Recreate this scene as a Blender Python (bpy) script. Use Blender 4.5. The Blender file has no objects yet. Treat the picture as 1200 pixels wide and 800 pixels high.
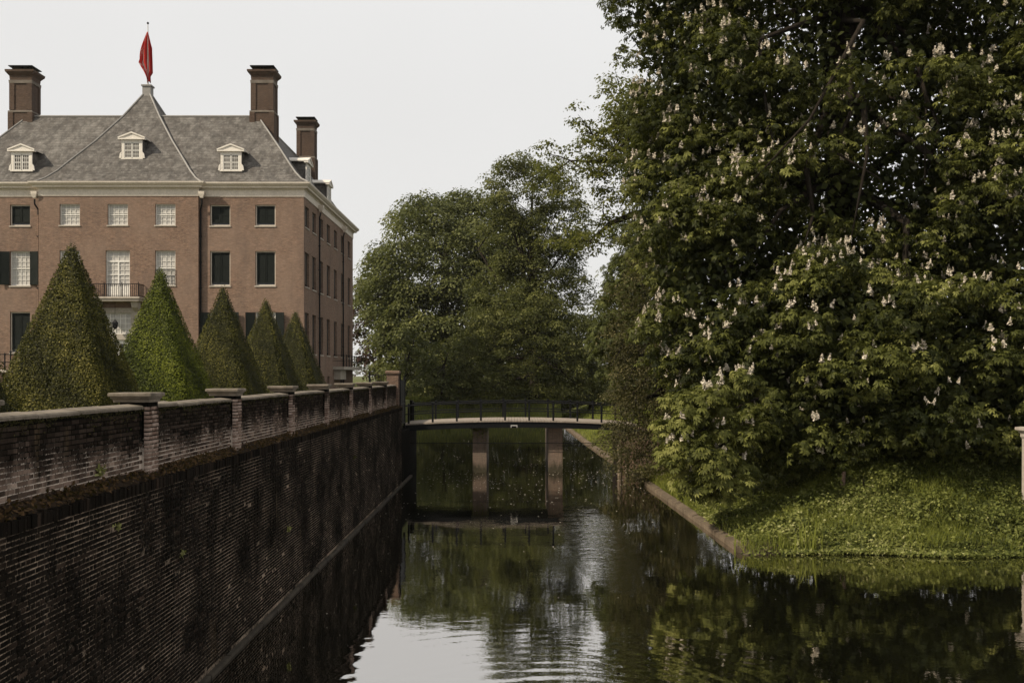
import bpy, math, random
import numpy as np
from mathutils import Vector
rng = np.random.default_rng(7)
random.seed(7)
S = bpy.context.scene
COL = S.collection
R = math.radians

# ------------------------------------------------------------------ camera, sky, sun
CAMZ, F = 4.8, 1166.7          # eye height above the water, focal length in photo pixels
cam = bpy.data.cameras.new('camera'); camo = bpy.data.objects.new('camera', cam); COL.objects.link(camo)
camo.location = (0, 0, CAMZ); camo.rotation_euler = (R(90), 0, 0)
cam.lens = 35; cam.sensor_width = 36; cam.shift_y = 40 / 1200
cam.clip_start = 0.1; cam.clip_end = 6000
S.camera = camo
SUN_DIR = Vector((-0.70, -0.40, 0.70)).normalized()
W = bpy.data.worlds.new('World'); S.world = W; W.use_nodes = True
nt = W.node_tree; nt.nodes.clear()
wo = nt.nodes.new('ShaderNodeOutputWorld'); bg = nt.nodes.new('ShaderNodeBackground')
sk = nt.nodes.new('ShaderNodeTexSky'); sk.sky_type = 'NISHITA'; sk.sun_disc = False
sk.sun_elevation = math.asin(SUN_DIR.z); sk.sun_rotation = math.atan2(SUN_DIR.x, SUN_DIR.y)
sk.air_density = 1.0; sk.dust_density = 4.0; sk.ozone_density = 1.0
mx = nt.nodes.new('ShaderNodeMix'); mx.data_type = 'RGBA'; mx.inputs[0].default_value = 0.93   # white hazy overcast veil
tcw = nt.nodes.new('ShaderNodeTexCoord'); nzw = nt.nodes.new('ShaderNodeTexNoise'); nzw.inputs['Scale'].default_value = 1.6
nzw.inputs['Detail'].default_value = 3
crw = nt.nodes.new('ShaderNodeValToRGB')
crw.color_ramp.elements[0].position = 0.3; crw.color_ramp.elements[0].color = (8.3, 8.17, 7.95, 1)
crw.color_ramp.elements[1].position = 0.72; crw.color_ramp.elements[1].color = (9.15, 9.07, 8.92, 1)
nt.links.new(tcw.outputs['Generated'], nzw.inputs['Vector']); nt.links.new(nzw.outputs['Fac'], crw.inputs[0])
nt.links.new(sk.outputs[0], mx.inputs[6]); nt.links.new(crw.outputs[0], mx.inputs[7]); nt.links.new(mx.outputs[2], bg.inputs[0])
bg.inputs[1].default_value = 0.086
nt.links.new(bg.outputs[0], wo.inputs[0])
sl = bpy.data.lights.new('sun', 'SUN'); slo = bpy.data.objects.new('sun', sl); COL.objects.link(slo)
sl.energy = 5.0; sl.angle = R(1.0); sl.color = (1.0, 0.88, 0.70)
slo.rotation_euler = (-SUN_DIR).to_track_quat('-Z', 'Y').to_euler(); slo.location = (-60, 0, 80)
S.view_settings.view_transform = 'Standard'; S.view_settings.look = 'None'
S.view_settings.exposure = 0.19; S.view_settings.gamma = 1.0; S.view_settings.use_curve_mapping = False

# ------------------------------------------------------------------ helpers
def P(px, py, d):
    """photo pixel at distance d -> world point"""
    return np.array([(px - 600) * d / F, d, CAMZ + (440 - py) * d / F])

def wloc(o):
    v = Vector((0, 0, 0))
    while o is not None: v += o.location; o = o.parent
    return np.array(v)

def tag(o, label=None, cat=None, group=None, kind=None):
    if label: o['label'] = label
    if cat: o['category'] = cat
    if group: o['group'] = group
    if kind: o['kind'] = kind
    return o

def thing(name, label, cat, loc=(0, 0, 0), group=None, parent=None):
    o = bpy.data.objects.new(name, None); COL.objects.link(o); o.location = loc; o.empty_display_size = 0.3
    return tag(o, label, cat, group)

def mesh(name, V, Fs, mat, tint=None, smooth=False):
    me = bpy.data.meshes.new(name)
    V = np.asarray(V, dtype=np.float32)
    if isinstance(Fs, np.ndarray):
        k = Fs.shape[1]; n = len(Fs)
        me.vertices.add(len(V)); me.vertices.foreach_set('co', V.ravel())
        me.loops.add(n * k); me.loops.foreach_set('vertex_index', Fs.astype(np.int32).ravel())
        me.polygons.add(n); me.polygons.foreach_set('loop_start', np.arange(0, n * k, k, dtype=np.int32))
        me.polygons.foreach_set('loop_total', np.full(n, k, dtype=np.int32))
        me.update(calc_edges=True)
    else:
        me.from_pydata([tuple(v) for v in V.tolist()], [], [tuple(f) for f in Fs]); me.update()
    if tint is not None:
        a = me.attributes.new('tint', 'FLOAT', 'POINT'); a.data.foreach_set('value', np.asarray(tint, dtype=np.float32))
    if smooth: me.polygons.foreach_set('use_smooth', np.ones(len(me.polygons), dtype=bool))
    me.materials.append(mat)
    return me

def obj(name, V, Fs, mat, parent=None, tint=None, smooth=False, kind=None):
    V = np.asarray(V, dtype=np.float64)
    if parent is not None: V = V - wloc(parent)
    o = bpy.data.objects.new(name, mesh(name, V, Fs, mat, tint, smooth)); COL.objects.link(o)
    if parent is not None: o.parent = parent
    if kind: o['kind'] = kind
    return o

def inst(name, me, parent, loc, rot=(0, 0, 0), scale=None):
    o = bpy.data.objects.new(name, me); COL.objects.link(o); o.parent = parent
    o.location = loc; o.rotation_euler = rot
    if scale: o.scale = scale
    return o

def copy_tree(o, parent=None):
    c = o.copy(); COL.objects.link(c)
    if parent is not None: c.parent = parent
    for ch in list(o.children): copy_tree(ch, c)
    return c

class MB:
    def __init__(s): s.v = []; s.f = []
    def add(s, V, Fs):
        n = len(s.v); s.v += [tuple(float(c) for c in p) for p in V]; s.f += [tuple(i + n for i in f) for f in Fs]; return s
    def box(s, x0, x1, y0, y1, z0, z1, bev=0.0):
        if bev <= 0:
            return s.add([(x0,y0,z0),(x1,y0,z0),(x1,y1,z0),(x0,y1,z0),(x0,y0,z1),(x1,y0,z1),(x1,y1,z1),(x0,y1,z1)],
                     [(0,3,2,1),(4,5,6,7),(0,1,5,4),(1,2,6,5),(2,3,7,6),(3,0,4,7)])
        b = min(bev, (x1-x0)*.45, (y1-y0)*.45, (z1-z0)*.45); V = []; 
        rings = [(b,b,z0),(0,0,z0+b),(0,0,z1-b),(b,b,z1)]
        for ix, iy, z in rings: V += [(x0+ix,y0+iy,z),(x1-ix,y0+iy,z),(x1-ix,y1-iy,z),(x0+ix,y1-iy,z)]
        Fs = [(3,2,1,0),(12,13,14,15)]
        for k in range(3):
            for i in range(4): j = (i+1)%4; Fs.append((4*k+i,4*k+j,4*k+4+j,4*k+4+i))
        return s.add(V, Fs)
    def tube(s, pts, rad, n=6, caps=True):
        pts = [Vector(p) for p in pts]
        if not hasattr(rad, '__len__'): rad = [rad]*len(pts)
        V = []; Fs = []; prev = None
        for i, p in enumerate(pts):
            t = (pts[min(i+1,len(pts)-1)] - pts[max(i-1,0)]).normalized()
            if prev is None:
                a = Vector((1,0,0)) if abs(t.x) < .8 else Vector((0,1,0)); u = t.cross(a).normalized()
            else:
                u = (prev - t*prev.dot(t)).normalized()
            prev = u; w = t.cross(u)
            for k in range(n):
                a = 2*math.pi*k/n; V.append(p + (u*math.cos(a) + w*math.sin(a))*rad[i])
        for i in range(len(pts)-1):
            for k in range(n):
                j = (k+1)%n; Fs.append((i*n+k, i*n+j, (i+1)*n+j, (i+1)*n+k))
        if caps: Fs += [tuple(range(n-1,-1,-1)), tuple((len(pts)-1)*n+k for k in range(n))]
        return s.add(V, Fs)
    def rings(s, rings, caps=True):
        """rings: list of equal-length closed loops of points"""
        n = len(rings[0]); V = [p for r in rings for p in r]; Fs = []
        for i in range(len(rings)-1):
            for k in range(n):
                j = (k+1)%n; Fs.append((i*n+k, i*n+j, (i+1)*n+j, (i+1)*n+k))
        if caps: Fs += [tuple(range(n-1,-1,-1)), tuple((len(rings)-1)*n+k for k in range(n))]
        return s.add(V, Fs)
    def sqstack(s, cx, cy, prof, n=None):
        """square/rect stacked profile: prof = [(hx, hy, z)...]"""
        return s.rings([[(cx-hx,cy-hy,z),(cx+hx,cy-hy,z),(cx+hx,cy+hy,z),(cx-hx,cy+hy,z)] for hx,hy,z in prof])
    def lathe(s, cx, cy, prof, n=12):
        return s.rings([[(cx+r*math.cos(2*math.pi*k/n), cy+r*math.sin(2*math.pi*k/n), z) for k in range(n)] for r,z in prof])
    def build(s, name, mat, parent=None, smooth=False, kind=None):
        return obj(name, np.array(s.v), s.f, mat, parent, smooth=smooth, kind=kind)
    def me(s, name, mat, tint=None): return mesh(name, np.array(s.v), s.f, mat, tint)

# ------------------------------------------------------------------ materials
class N:
    def __init__(s, name):
        s.m = bpy.data.materials.new(name); s.m.use_nodes = True; s.t = s.m.node_tree; s.t.nodes.clear()
        s.out = s.n('ShaderNodeOutputMaterial')
    def n(s, typ, **kw):
        x = s.t.nodes.new(typ)
        for k, v in kw.items(): setattr(x, k, v)
        return x
    def l(s, a, b): s.t.links.new(a, b)
    def val(s, inp, v):
        if hasattr(v, 'is_output') or hasattr(v, 'links'): s.l(v, inp)
        else: inp.default_value = v
    def pos(s, scale=(1,1,1), obj=False):
        g = s.n('ShaderNodeTexCoord').outputs['Object'] if obj else s.n('ShaderNodeNewGeometry').outputs['Position']
        mp = s.n('ShaderNodeMapping'); mp.inputs['Scale'].default_value = scale; s.l(g, mp.inputs['Vector']); return mp.outputs[0]
    def noise(s, vec, scale=1, detail=4, rough=.6, dist=0):
        x = s.n('ShaderNodeTexNoise'); x.inputs['Scale'].default_value = scale; x.inputs['Detail'].default_value = detail
        x.inputs['Roughness'].default_value = rough; x.inputs['Distortion'].default_value = dist; s.l(vec, x.inputs['Vector']); return x.outputs['Fac']
    def ramp(s, fac, stops):
        x = s.n('ShaderNodeValToRGB'); e = x.color_ramp.elements
        while len(e) < len(stops): e.new(0.5)
        for i, (p, c) in enumerate(stops):
            e[i].position = p; e[i].color = (c, c, c, 1) if not hasattr(c, '__len__') else tuple(c) + (1,)
        s.val(x.inputs[0], fac); return x.outputs[0]
    def mix(s, fac, a, b, mode='MIX'):
        x = s.n('ShaderNodeMix', data_type='RGBA', blend_type=mode); s.val(x.inputs[0], fac)
        for i, c in ((6, a), (7, b)):
            if hasattr(c, 'links'): s.l(c, x.inputs[i])
            else: x.inputs[i].default_value = tuple(c) + (1,)
        return x.outputs[2]
    def math(s, op, a, b=0.0, clamp=False):
        x = s.n('ShaderNodeMath', operation=op, use_clamp=clamp); s.val(x.inputs[0], a); s.val(x.inputs[1], b); return x.outputs[0]
    def attr(s, name='tint'): return s.n('ShaderNodeAttribute', attribute_name=name).outputs['Fac']
    def sep(s, vec):
        x = s.n('ShaderNodeSeparateXYZ'); s.l(vec, x.inputs[0]); return x.outputs
    def bump(s, h, dist=0.02, strength=1.0):
        x = s.n('ShaderNodeBump'); x.inputs['Distance'].default_value = dist; x.inputs['Strength'].default_value = strength
        s.l(h, x.inputs['Height']); return x.outputs[0]
    def bsdf(s, col, rough=.8, spec=.3, normal=None, metal=0.0, ior=None):
        b = s.n('ShaderNodeBsdfPrincipled'); 
        if hasattr(col, 'links'): s.l(col, b.inputs['Base Color'])
        else: b.inputs['Base Color'].default_value = tuple(col) + (1,)
        s.val(b.inputs['Roughness'], rough); b.inputs['Specular IOR Level'].default_value = spec
        b.inputs['Metallic'].default_value = metal
        if ior: b.inputs['IOR'].default_value = ior
        if normal is not None: s.l(normal, b.inputs['Normal'])
        return b.outputs[0]
    def done(s, sh): s.l(sh, s.out.inputs['Surface']); return s.m

def weathered(name, c1, c2, scale=3.0, rough=.85, spec=.25, bump=.01, stretch=(1,1,1), metal=0.0):
    k = N(name); p = k.pos(stretch)
    a = k.noise(p, scale, 6, .65); b = k.noise(p, scale*7, 4, .7)
    col = k.mix(k.ramp(a, [(.3, 0.), (.7, 1.)]), c1, c2)
    col = k.mix(.45, col, k.ramp(b, [(.25, .25), (.75, 1.)]), 'MULTIPLY')
    return k.done(k.bsdf(col, rough, spec, k.bump(b, bump), metal))

def leafmat(name, stops, trans=.35, rough=.6, spec=.12):
    """foliage: colour from the leaf's own tint, part of the light passes through"""
    k = N(name); t = k.attr()
    nz = k.noise(k.pos(), .35, 3)
    f = k.math('ADD', t, k.math('MULTIPLY', k.math('SUBTRACT', nz, .5), .5), True)
    col = k.ramp(f, stops)
    b = k.bsdf(col, rough, spec)
    tr = k.n('ShaderNodeBsdfTranslucent'); k.l(k.mix(.5, col, (.16, .18, .03)), tr.inputs[0])
    m = k.n('ShaderNodeMixShader'); m.inputs[0].default_value = trans; k.l(b, m.inputs[1]); k.l(tr.outputs[0], m.inputs[2])
    return k.done(m.outputs[0])

def brickpiece(name, stops, grime_lo, grime_hi, z0, z1, amount):
    """single bricks: colour per brick, blackened by grime that follows height and blotches"""
    k = N(name); p = k.pos(); t = k.attr()
    col = k.ramp(t, stops)
    fine = k.noise(p, 45, 3, .7); blot = k.noise(k.pos((1, 1, .6)), .9, 6, .62); streak = k.noise(k.pos((1, 2.2, .25)), 1.6, 4, .6)
    z = k.sep(p)[2]
    zz = k.n('ShaderNodeMapRange'); k.l(z, zz.inputs[0]); zz.inputs[1].default_value = z0; zz.inputs[2].default_value = z1
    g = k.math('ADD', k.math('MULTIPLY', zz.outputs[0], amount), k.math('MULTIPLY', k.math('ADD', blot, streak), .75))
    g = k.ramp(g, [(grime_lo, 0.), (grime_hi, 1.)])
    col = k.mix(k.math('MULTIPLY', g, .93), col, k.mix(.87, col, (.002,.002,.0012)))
    col = k.mix(.5, col, k.ramp(fine, [(.3, .4), (.7, 1.)]), 'MULTIPLY')
    och = k.noise(k.pos((1,2.6,.5)), 1.1, 5, .65)
    col = k.mix(k.ramp(och, [(.62, 0.), (.74, .6)]), col, (.085,.060,.034))
    lich = k.ramp(k.noise(p, 26, 4, .75), [(.67, 0.), (.73, 1.)])
    col = k.mix(k.math('MULTIPLY', lich, .5), col, (.13, .12, .10))
    return k.done(k.bsdf(col, .95, .03, k.bump(fine, .006)))

M = {}
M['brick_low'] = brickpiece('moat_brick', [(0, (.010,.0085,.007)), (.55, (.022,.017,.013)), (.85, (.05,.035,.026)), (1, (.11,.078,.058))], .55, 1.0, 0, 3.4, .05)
M['brick_par'] = brickpiece('parapet_brick', [(0, (.035,.026,.021)), (.35, (.12,.085,.066)), (.7, (.24,.175,.14)), (1, (.38,.30,.245))], .82, 1.42, 3.5, 4.3, .46)
M['brick_pier'] = brickpiece('parapet_pier_brick', [(0, (.09,.06,.048)), (.4, (.20,.135,.105)), (1, (.40,.31,.26))], .95, 1.45, 3.55, 4.25, .25)
def mortar(name, c, z0, z1, amount, lo, hi):
    k = N(name); p = k.pos(); a = k.noise(p, .8, 6, .65); b = k.noise(p, 30, 3, .7); z = k.sep(p)[2]
    zz = k.n('ShaderNodeMapRange'); k.l(z, zz.inputs[0]); zz.inputs[1].default_value = z0; zz.inputs[2].default_value = z1
    g = k.ramp(k.math('ADD', k.math('ADD', k.math('MULTIPLY', a, .9), k.math('MULTIPLY', b, .6)), k.math('MULTIPLY', zz.outputs[0], amount)), [(lo, 0.), (hi, 1.)])
    return k.done(k.bsdf(k.mix(g, c, (.005,.0047,.0035)), .95, .03, k.bump(b, .01)))
M['mortar_low'] = mortar('moat_mortar', (.34,.265,.20), 0, 3.4, .04, .60, .84)
M['mortar_par'] = mortar('parapet_mortar', (.46,.39,.33), 3.5, 4.35, .55, .84, 1.42)
M['coping'] = weathered('coping_stone', (.255,.215,.17), (.095,.08,.06), 2.4, .9, .2, .01)
M['ledge'] = weathered('ledge_earth', (.042,.027,.015), (.020,.014,.009), 3, .95, .1, .03)
M['plinth'] = weathered('plinth_stone', (.095,.078,.058), (.026,.022,.017), 2.0, .9, .2, .01)
M['iron'] = weathered('black_iron', (.005,.0052,.006), (.009,.0095,.011), 6, .55, .12, .002)
M['timber'] = weathered('weathered_timber', (.24,.19,.14), (.10,.075,.055), 2.5, .9, .15, .008, (4,4,.6))
M['edging'] = weathered('muddy_edging', (.17,.132,.092), (.065,.05,.035), 1.6, .95, .1, .02)
M['brownstone'] = weathered('weathered_stone', (.22,.19,.16), (.14,.12,.10), 2, .9, .1, .004)
M['dormer_paint'] = weathered('dormer_paint', (.78,.73,.655), (.68,.63,.56), 1.2, .6, .3, .002)
M['deck'] = weathered('deck_boards', (.36,.31,.26), (.22,.18,.15), 3, .9, .15, .006)
M['bark'] = weathered('bark', (.034,.027,.020), (.015,.012,.009), 4, .95, .1, .03, (3,3,.7))
M['cream'] = weathered('cream_paint', (.74,.66,.565), (.62,.55,.465), 1.2, .6, .3, .002)
M['white'] = weathered('white_paint', (.82,.80,.75), (.72,.69,.63), 1.5, .5, .3, .002)
M['shutter'] = weathered('dark_green_paint', (.006,.009,.0075), (.010,.013,.011), 2, .6, .12, .002)
M['brown_shutter'] = weathered('dark_brown_paint', (.035,.026,.020), (.050,.037,.028), 2, .6, .3, .002)
M['stone'] = weathered('door_stone', (.46,.41,.35), (.34,.30,.25), 1.5, .8, .25, .004)
M['lead'] = weathered('lead_flashing', (.30,.285,.265), (.22,.21,.20), 3, .6, .3, .003)
M['pole'] = weathered('pole_paint', (.62,.60,.57), (.5,.48,.46), 3, .5, .3, .001)
k = N('window_glass'); M['glass'] = k.done(k.bsdf((.012,.014,.016), .04, .5))
k = N('drawn_blind'); p = k.pos(); M['blind'] = k.done(k.bsdf(k.mix(k.ramp(k.noise(k.pos((3,1,.3)), 2, 3), [(.35,0.),(.65,1.)]), (.47,.45,.42), (.36,.345,.32)), .5, .3))
def housebrick(name, dark=1.0, algae=False):
    k = N(name); p = k.pos(); 
    a = k.noise(p, .25, 5, .6); b = k.noise(k.pos((1,1,3.5)), 3.6, 6, .85); c = k.noise(k.pos((1,1,.25)), .7, 4, .6)
    s = k.sep(p); xy = k.math('ADD', s[0], s[1])
    cv = k.n('ShaderNodeCombineXYZ'); k.l(xy, cv.inputs[0]); k.l(s[2], cv.inputs[1])
    br = k.n('ShaderNodeTexBrick'); k.l(cv.outputs[0], br.inputs['Vector'])
    br.inputs['Color1'].default_value = (.275*dark,.163*dark,.110*dark,1); br.inputs['Color2'].default_value = (.165*dark,.102*dark,.072*dark,1); br.inputs['Mortar'].default_value = (.30*dark,.235*dark,.19*dark,1)
    br.inputs['Scale'].default_value = 1.0; br.inputs['Brick Width'].default_value = .24; br.inputs['Row Height'].default_value = .075
    br.inputs['Mortar Size'].default_value = .010; br.inputs['Bias'].default_value = 0.0
    col = k.mix(k.ramp(b, [(.38, 0.), (.62, .9)]), br.outputs['Color'], (.115*dark,.080*dark,.060*dark))
    fine = k.noise(k.pos((1,1,4)), 2.2, 8, .95); col = k.mix(.75, col, k.ramp(fine, [(.34, .42), (.66, 1.5)]), 'MULTIPLY')
    col = k.mix(k.ramp(a, [(.44, 0.), (.66, .5)]), col, (.225*dark,.162*dark,.125*dark))
    col = k.mix(k.ramp(c, [(.50, 0.), (.70, .6)]), col, (.12*dark,.088*dark,.071*dark))
    if algae: col = k.mix(.4, col, (.135,.112,.09))
    if algae:   # slimy band at the waterline and green runs below the deck
        zn = k.math('ADD', s[2], k.math('MULTIPLY', k.math('SUBTRACT', k.noise(k.pos((3,3,.6)), 2.0, 4), .5), 1.1))
        col = k.mix(k.ramp(zn, [(.15, .85), (.55, 0.)]), col, (.022,.022,.012))
        col = k.mix(k.ramp(k.noise(k.pos((4,4,.35)), 1.5, 4, .7), [(.52, 0.), (.68, .7)]), col, (.045,.042,.026))
    return k.done(k.bsdf(col, .9, .15, k.bump(br.outputs['Fac'], .01, .6)))
M['hbrick'] = housebrick('castle_brick', 1.0)
M['cbrick'] = housebrick('chimney_brick', .42)
M['pbrick'] = housebrick('pier_brick', .78)
M['wetbrick'] = housebrick('bridge_pier_brick', .74, True)
k = N('roof_slate'); p = k.pos(); s3 = k.sep(p)
row = k.math('FRACT', k.math('MULTIPLY', s3[2], 4.2))
cell = k.n('ShaderNodeTexVoronoi'); cell.inputs['Scale'].default_value = 3.8; k.l(k.pos((1,1,1.15)), cell.inputs['Vector'])
a = k.noise(p, .28, 6, .68); b = k.noise(k.pos((1,1,.5)), 2.2, 5, .75); c = k.noise(k.pos((1.6,1.6,.35)), .9, 5, .7)
col = k.ramp(cell.outputs['Color'], [(0, (.056,.050,.044)), (.5, (.105,.095,.085)), (1, (.175,.162,.148))])
col = k.mix(k.ramp(a, [(.45, 0.), (.68, .55)]), col, (.205,.19,.172))
col = k.mix(k.ramp(c, [(.46, 0.), (.62, .75)]), col, (.070,.060,.052))
col = k.mix(.8, col, k.ramp(b, [(.36, .35), (.60, 1.)]), 'MULTIPLY')
col = k.mix(k.ramp(row, [(0, .55), (.25, 0.)]), col, (.035,.031,.028))
M['slate'] = k.done(k.bsdf(col, .75, .3, k.bump(row, .035, .8)))
k = N('red_flag'); M['flag'] = k.done(k.bsdf(k.ramp(k.noise(k.pos((1.5,1.5,1.2)), 1.8, 4, .7, .8), [(0, (.45,.03,.025)), (.54, (.42,.035,.03)), (.62, (.62,.42,.38)), (.72, (.45,.04,.03))]), .8, .1))
M['red'] = weathered('flag_red', (.48,.035,.028), (.34,.022,.02), 2, .85, .1, .002)
M['flagwhite'] = weathered('flag_white', (.72,.62,.58), (.60,.48,.44), 2, .85, .1, .002)

GR = lambda a, b, c, d: [(0, a), (.35, b), (.7, c), (1, d)]
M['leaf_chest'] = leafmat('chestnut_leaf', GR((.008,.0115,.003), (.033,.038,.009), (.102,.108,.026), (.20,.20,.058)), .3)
M['leaf_chest2'] = leafmat('flowerless_chestnut_leaf', GR((0.0154,0.0187,0.0066), (0.0480,0.0570,0.0165), (0.0975,0.1080,0.0315), (0.1680,0.1750,0.0588)), .3)  # the flowerless chestnut's own leaf colours
M['leaf_oak'] = leafmat('oak_leaf', GR((0.0300,0.0330,0.0080), (0.0780,0.0832,0.0195), (0.1283,0.1283,0.0297), (0.1820,0.1755,0.0468)), .45)
M['leaf_beech'] = leafmat('beech_leaf', GR((0.0220,0.0264,0.0099), (0.0728,0.0812,0.0280), (0.1377,0.1450,0.0508), (0.2170,0.2170,0.0840)), .35)
M['leaf_tall'] = leafmat('tall_tree_leaf', GR((0.0198,0.0242,0.0088), (0.0630,0.0686,0.0224), (0.1160,0.1203,0.0377), (0.1820,0.1820,0.0644)), .35)
M['leaf_bush'] = leafmat('broad_bush_leaf', GR((0.0140,0.0170,0.0060), (0.0567,0.0621,0.0189), (0.1232,0.1261,0.0377), (0.2030,0.1972,0.0725)), .3)
M['leaf_copper'] = leafmat('copper_leaf', GR((.018,.010,.010), (.035,.016,.015), (.055,.026,.024), (.085,.045,.036)), .3)
M['leaf_yew'] = leafmat('yew_needle', GR((0.0160,0.0160,0.0070), (0.0391,0.0356,0.0149), (0.0775,0.0675,0.0275), (0.1300,0.1105,0.0468)), .25)
M['leaf_far'] = leafmat('far_wood_leaf', GR((.06,.075,.05), (.09,.105,.07), (.12,.135,.09), (.15,.165,.11)), .3)
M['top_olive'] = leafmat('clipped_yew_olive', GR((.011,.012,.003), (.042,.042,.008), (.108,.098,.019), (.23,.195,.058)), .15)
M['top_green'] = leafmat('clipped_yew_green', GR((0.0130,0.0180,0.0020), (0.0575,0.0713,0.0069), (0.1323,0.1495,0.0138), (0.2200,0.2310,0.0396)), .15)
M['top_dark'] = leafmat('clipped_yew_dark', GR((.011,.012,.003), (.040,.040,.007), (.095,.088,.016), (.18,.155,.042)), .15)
M['cover'] = leafmat('bank_herb_leaf', GR((.018,.024,.005), (.085,.098,.022), (.19,.198,.056), (.35,.34,.16)), .3)
M['grass'] = leafmat('grass_blade', GR((0.0350,0.0420,0.0080), (0.1120,0.1288,0.0224), (0.2100,0.2250,0.0420), (0.3080,0.3080,0.0840)), .35)
M['moss'] = leafmat('wall_moss', GR((.016,.015,.006), (.034,.030,.011), (.058,.046,.018), (.060,.075,.016)), .15, .9)
M['litter'] = leafmat('fallen_leaf_litter', GR((.020,.012,.006), (.052,.030,.013), (.095,.056,.026), (.17,.115,.062)), .15, .9)
k = N('flower_cream'); M['flower'] = k.done(k.bsdf(k.mix(k.ramp(k.noise(k.pos((1,1,1)), 22, 3, .7), [(.42, 0.), (.58, 1.)]), (.54,.49,.41), (.26,.22,.15)), .8, .1))
k = N('white_blossom'); M['blossom'] = k.done(k.bsdf((.72,.68,.62), .7, .2))
k = N('floating_petal'); M['petal'] = k.done(k.bsdf((.55,.50,.42), .7, .2))
k = N('ground_soil'); p = k.pos(); a = k.noise(p, .5, 6, .65); b = k.noise(p, 6, 5, .7)
col = k.mix(k.ramp(a, [(.4, 0.), (.6, 1.)]), (.055,.066,.016), (.092,.10,.026))
col = k.mix(k.ramp(b, [(.5, 0.), (.7, .55)]), col, (.060,.048,.028))
z = k.sep(p)[2]
col = k.mix(k.ramp(z, [(.16, 1.), (.27, 0.)]), col, (.075,.060,.040))
col = k.mix(k.ramp(z, [(0.0, 1.), (.012, 0.)]), col, (.018,.016,.010))
M['ground'] = k.done(k.bsdf(col, .95, .1, k.bump(b, .06)))
k = N('gravel_path'); b = k.noise(k.pos(), 12, 4, .7)
M['gravel'] = k.done(k.bsdf(k.ramp(b, [(.3, (.16,.14,.11)), (.7, (.26,.23,.19))]), .95, .1, k.bump(b, .02)))
# water: dark, still, with slow swell, wind-roughened patches and one set of spreading rings
k = N('moat_water'); p = k.pos()
n1 = k.noise(k.pos((1, .8, 1)), .75, 2, .5); n2 = k.noise(k.pos((1, 1.5, 1)), 3.2, 3, .55); n3 = k.noise(p, 11, 2, .5)
s3 = k.sep(p)
def ringwave(cx, cy, rmax, lam, amp):
    dx = k.math('SUBTRACT', s3[0], cx); dy = k.math('SUBTRACT', s3[1], cy)
    r = k.math('SQRT', k.math('ADD', k.math('MULTIPLY', dx, dx), k.math('MULTIPLY', dy, dy)))
    rr = k.math('ADD', r, k.math('MULTIPLY', n1, .5))
    w = k.math('SINE', k.math('MULTIPLY', rr, 2*math.pi/lam))
    mr = k.n('ShaderNodeMapRange', interpolation_type='SMOOTHSTEP'); k.l(r, mr.inputs[0]); mr.inputs[1].default_value = rmax; mr.inputs[2].default_value = rmax*.35
    fall = mr.outputs[0]
    return k.math('MULTIPLY', k.math('MULTIPLY', w, fall), amp)
patch = k.ramp(k.noise(k.pos((.5, .22, 1)), .5, 2), [(.52, 0.), (.66, 1.)])
h = k.math('MULTIPLY', n1, .0048)
h = k.math('ADD', h, k.math('MULTIPLY', k.math('MULTIPLY', n2, .0022), k.math('ADD', k.math('MULTIPLY', patch, .8), .45)))
h = k.math('ADD', h, k.math('MULTIPLY', k.math('MULTIPLY', n3, .0011), k.math('ADD', patch, .12)))
# a breath of wind roughens one strip of water in front of the bridge
ex = k.math('MULTIPLY', k.math('SUBTRACT', s3[0], 2.5), .95); ey = k.math('MULTIPLY', k.math('SUBTRACT', s3[1], 30.0), .115)
e2 = k.math('ADD', k.math('MULTIPLY', ex, ex), k.math('MULTIPLY', ey, ey))
gust = k.math('MULTIPLY', k.ramp(e2, [(0, 1.), (1, 0.)]), k.ramp(k.noise(k.pos((.5,1.6,1)), 1.3, 3), [(.35, .2), (.6, 1.)]))
h = k.math('ADD', h, k.math('MULTIPLY', k.math('MULTIPLY', k.noise(k.pos((.7,1.6,1)), 5.0, 2, .5), gust), .020))
h = k.math('ADD', h, ringwave(.55, 13.6, 6.8, .42, .00075))
bn_ = k.bump(h, 1.0)
gl_ = k.n('ShaderNodeBsdfGlossy'); gl_.inputs['Roughness'].default_value = .010; gl_.inputs['Color'].default_value = (.90,.875,.85,1); k.l(bn_, gl_.inputs['Normal'])
lw = k.n('ShaderNodeLayerWeight'); lw.inputs['Blend'].default_value = .5
ms = k.n('ShaderNodeMixShader'); k.l(k.ramp(lw.outputs['Facing'], [(.2, .10), (.62, .63), (.9, .80)]), ms.inputs[0])
k.l(k.bsdf((.006,.0062,.0035), .6, .0), ms.inputs[1]); k.l(gl_.outputs[0], ms.inputs[2])
M['water'] = k.done(ms.outputs[0])

# ------------------------------------------------------------------ ground and water
def sm(t): t = np.clip(t, 0, 1); return t*t*(3-2*t)
BANK = [(6.15, 26.9), (6.02, 34), (5.75, 48), (5.2, 70), (4.85, 95)]   # right edge of the moat arm
def xe(y): return np.interp(y, [b[1] for b in BANK], [b[0] for b in BANK])
def gh(x, y):
    x = np.asarray(x, float); y = np.asarray(y, float)
    bumps = .10*np.sin(x*1.3+y*.7)*np.sin(y*.9-x*.4) + .05*np.sin(x*3.1-y*2.3)
    s = np.minimum(x - xe(y), y - (26.75 + .25*np.sin(x*.9)))
    right = np.where(s < 0, np.maximum(-1.0, s*.9), .16*sm(s/.45) + 2.0*sm(s/7.5) + bumps*np.clip(s/1.5, 0, 1))
    far = np.where(y < 93, -1.0, -1.0 + 3.2*sm((y-93)/6.5))
    garden = (x < -5.38) & (y < 53.0) | (x < -13.2) & (y < 125)
    z = np.where(garden, 3.52, right)
    midm = ~garden & (x < xe(y)) & (y > 60)
    z = np.where(midm, np.maximum(z, far), z)
    return z
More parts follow.
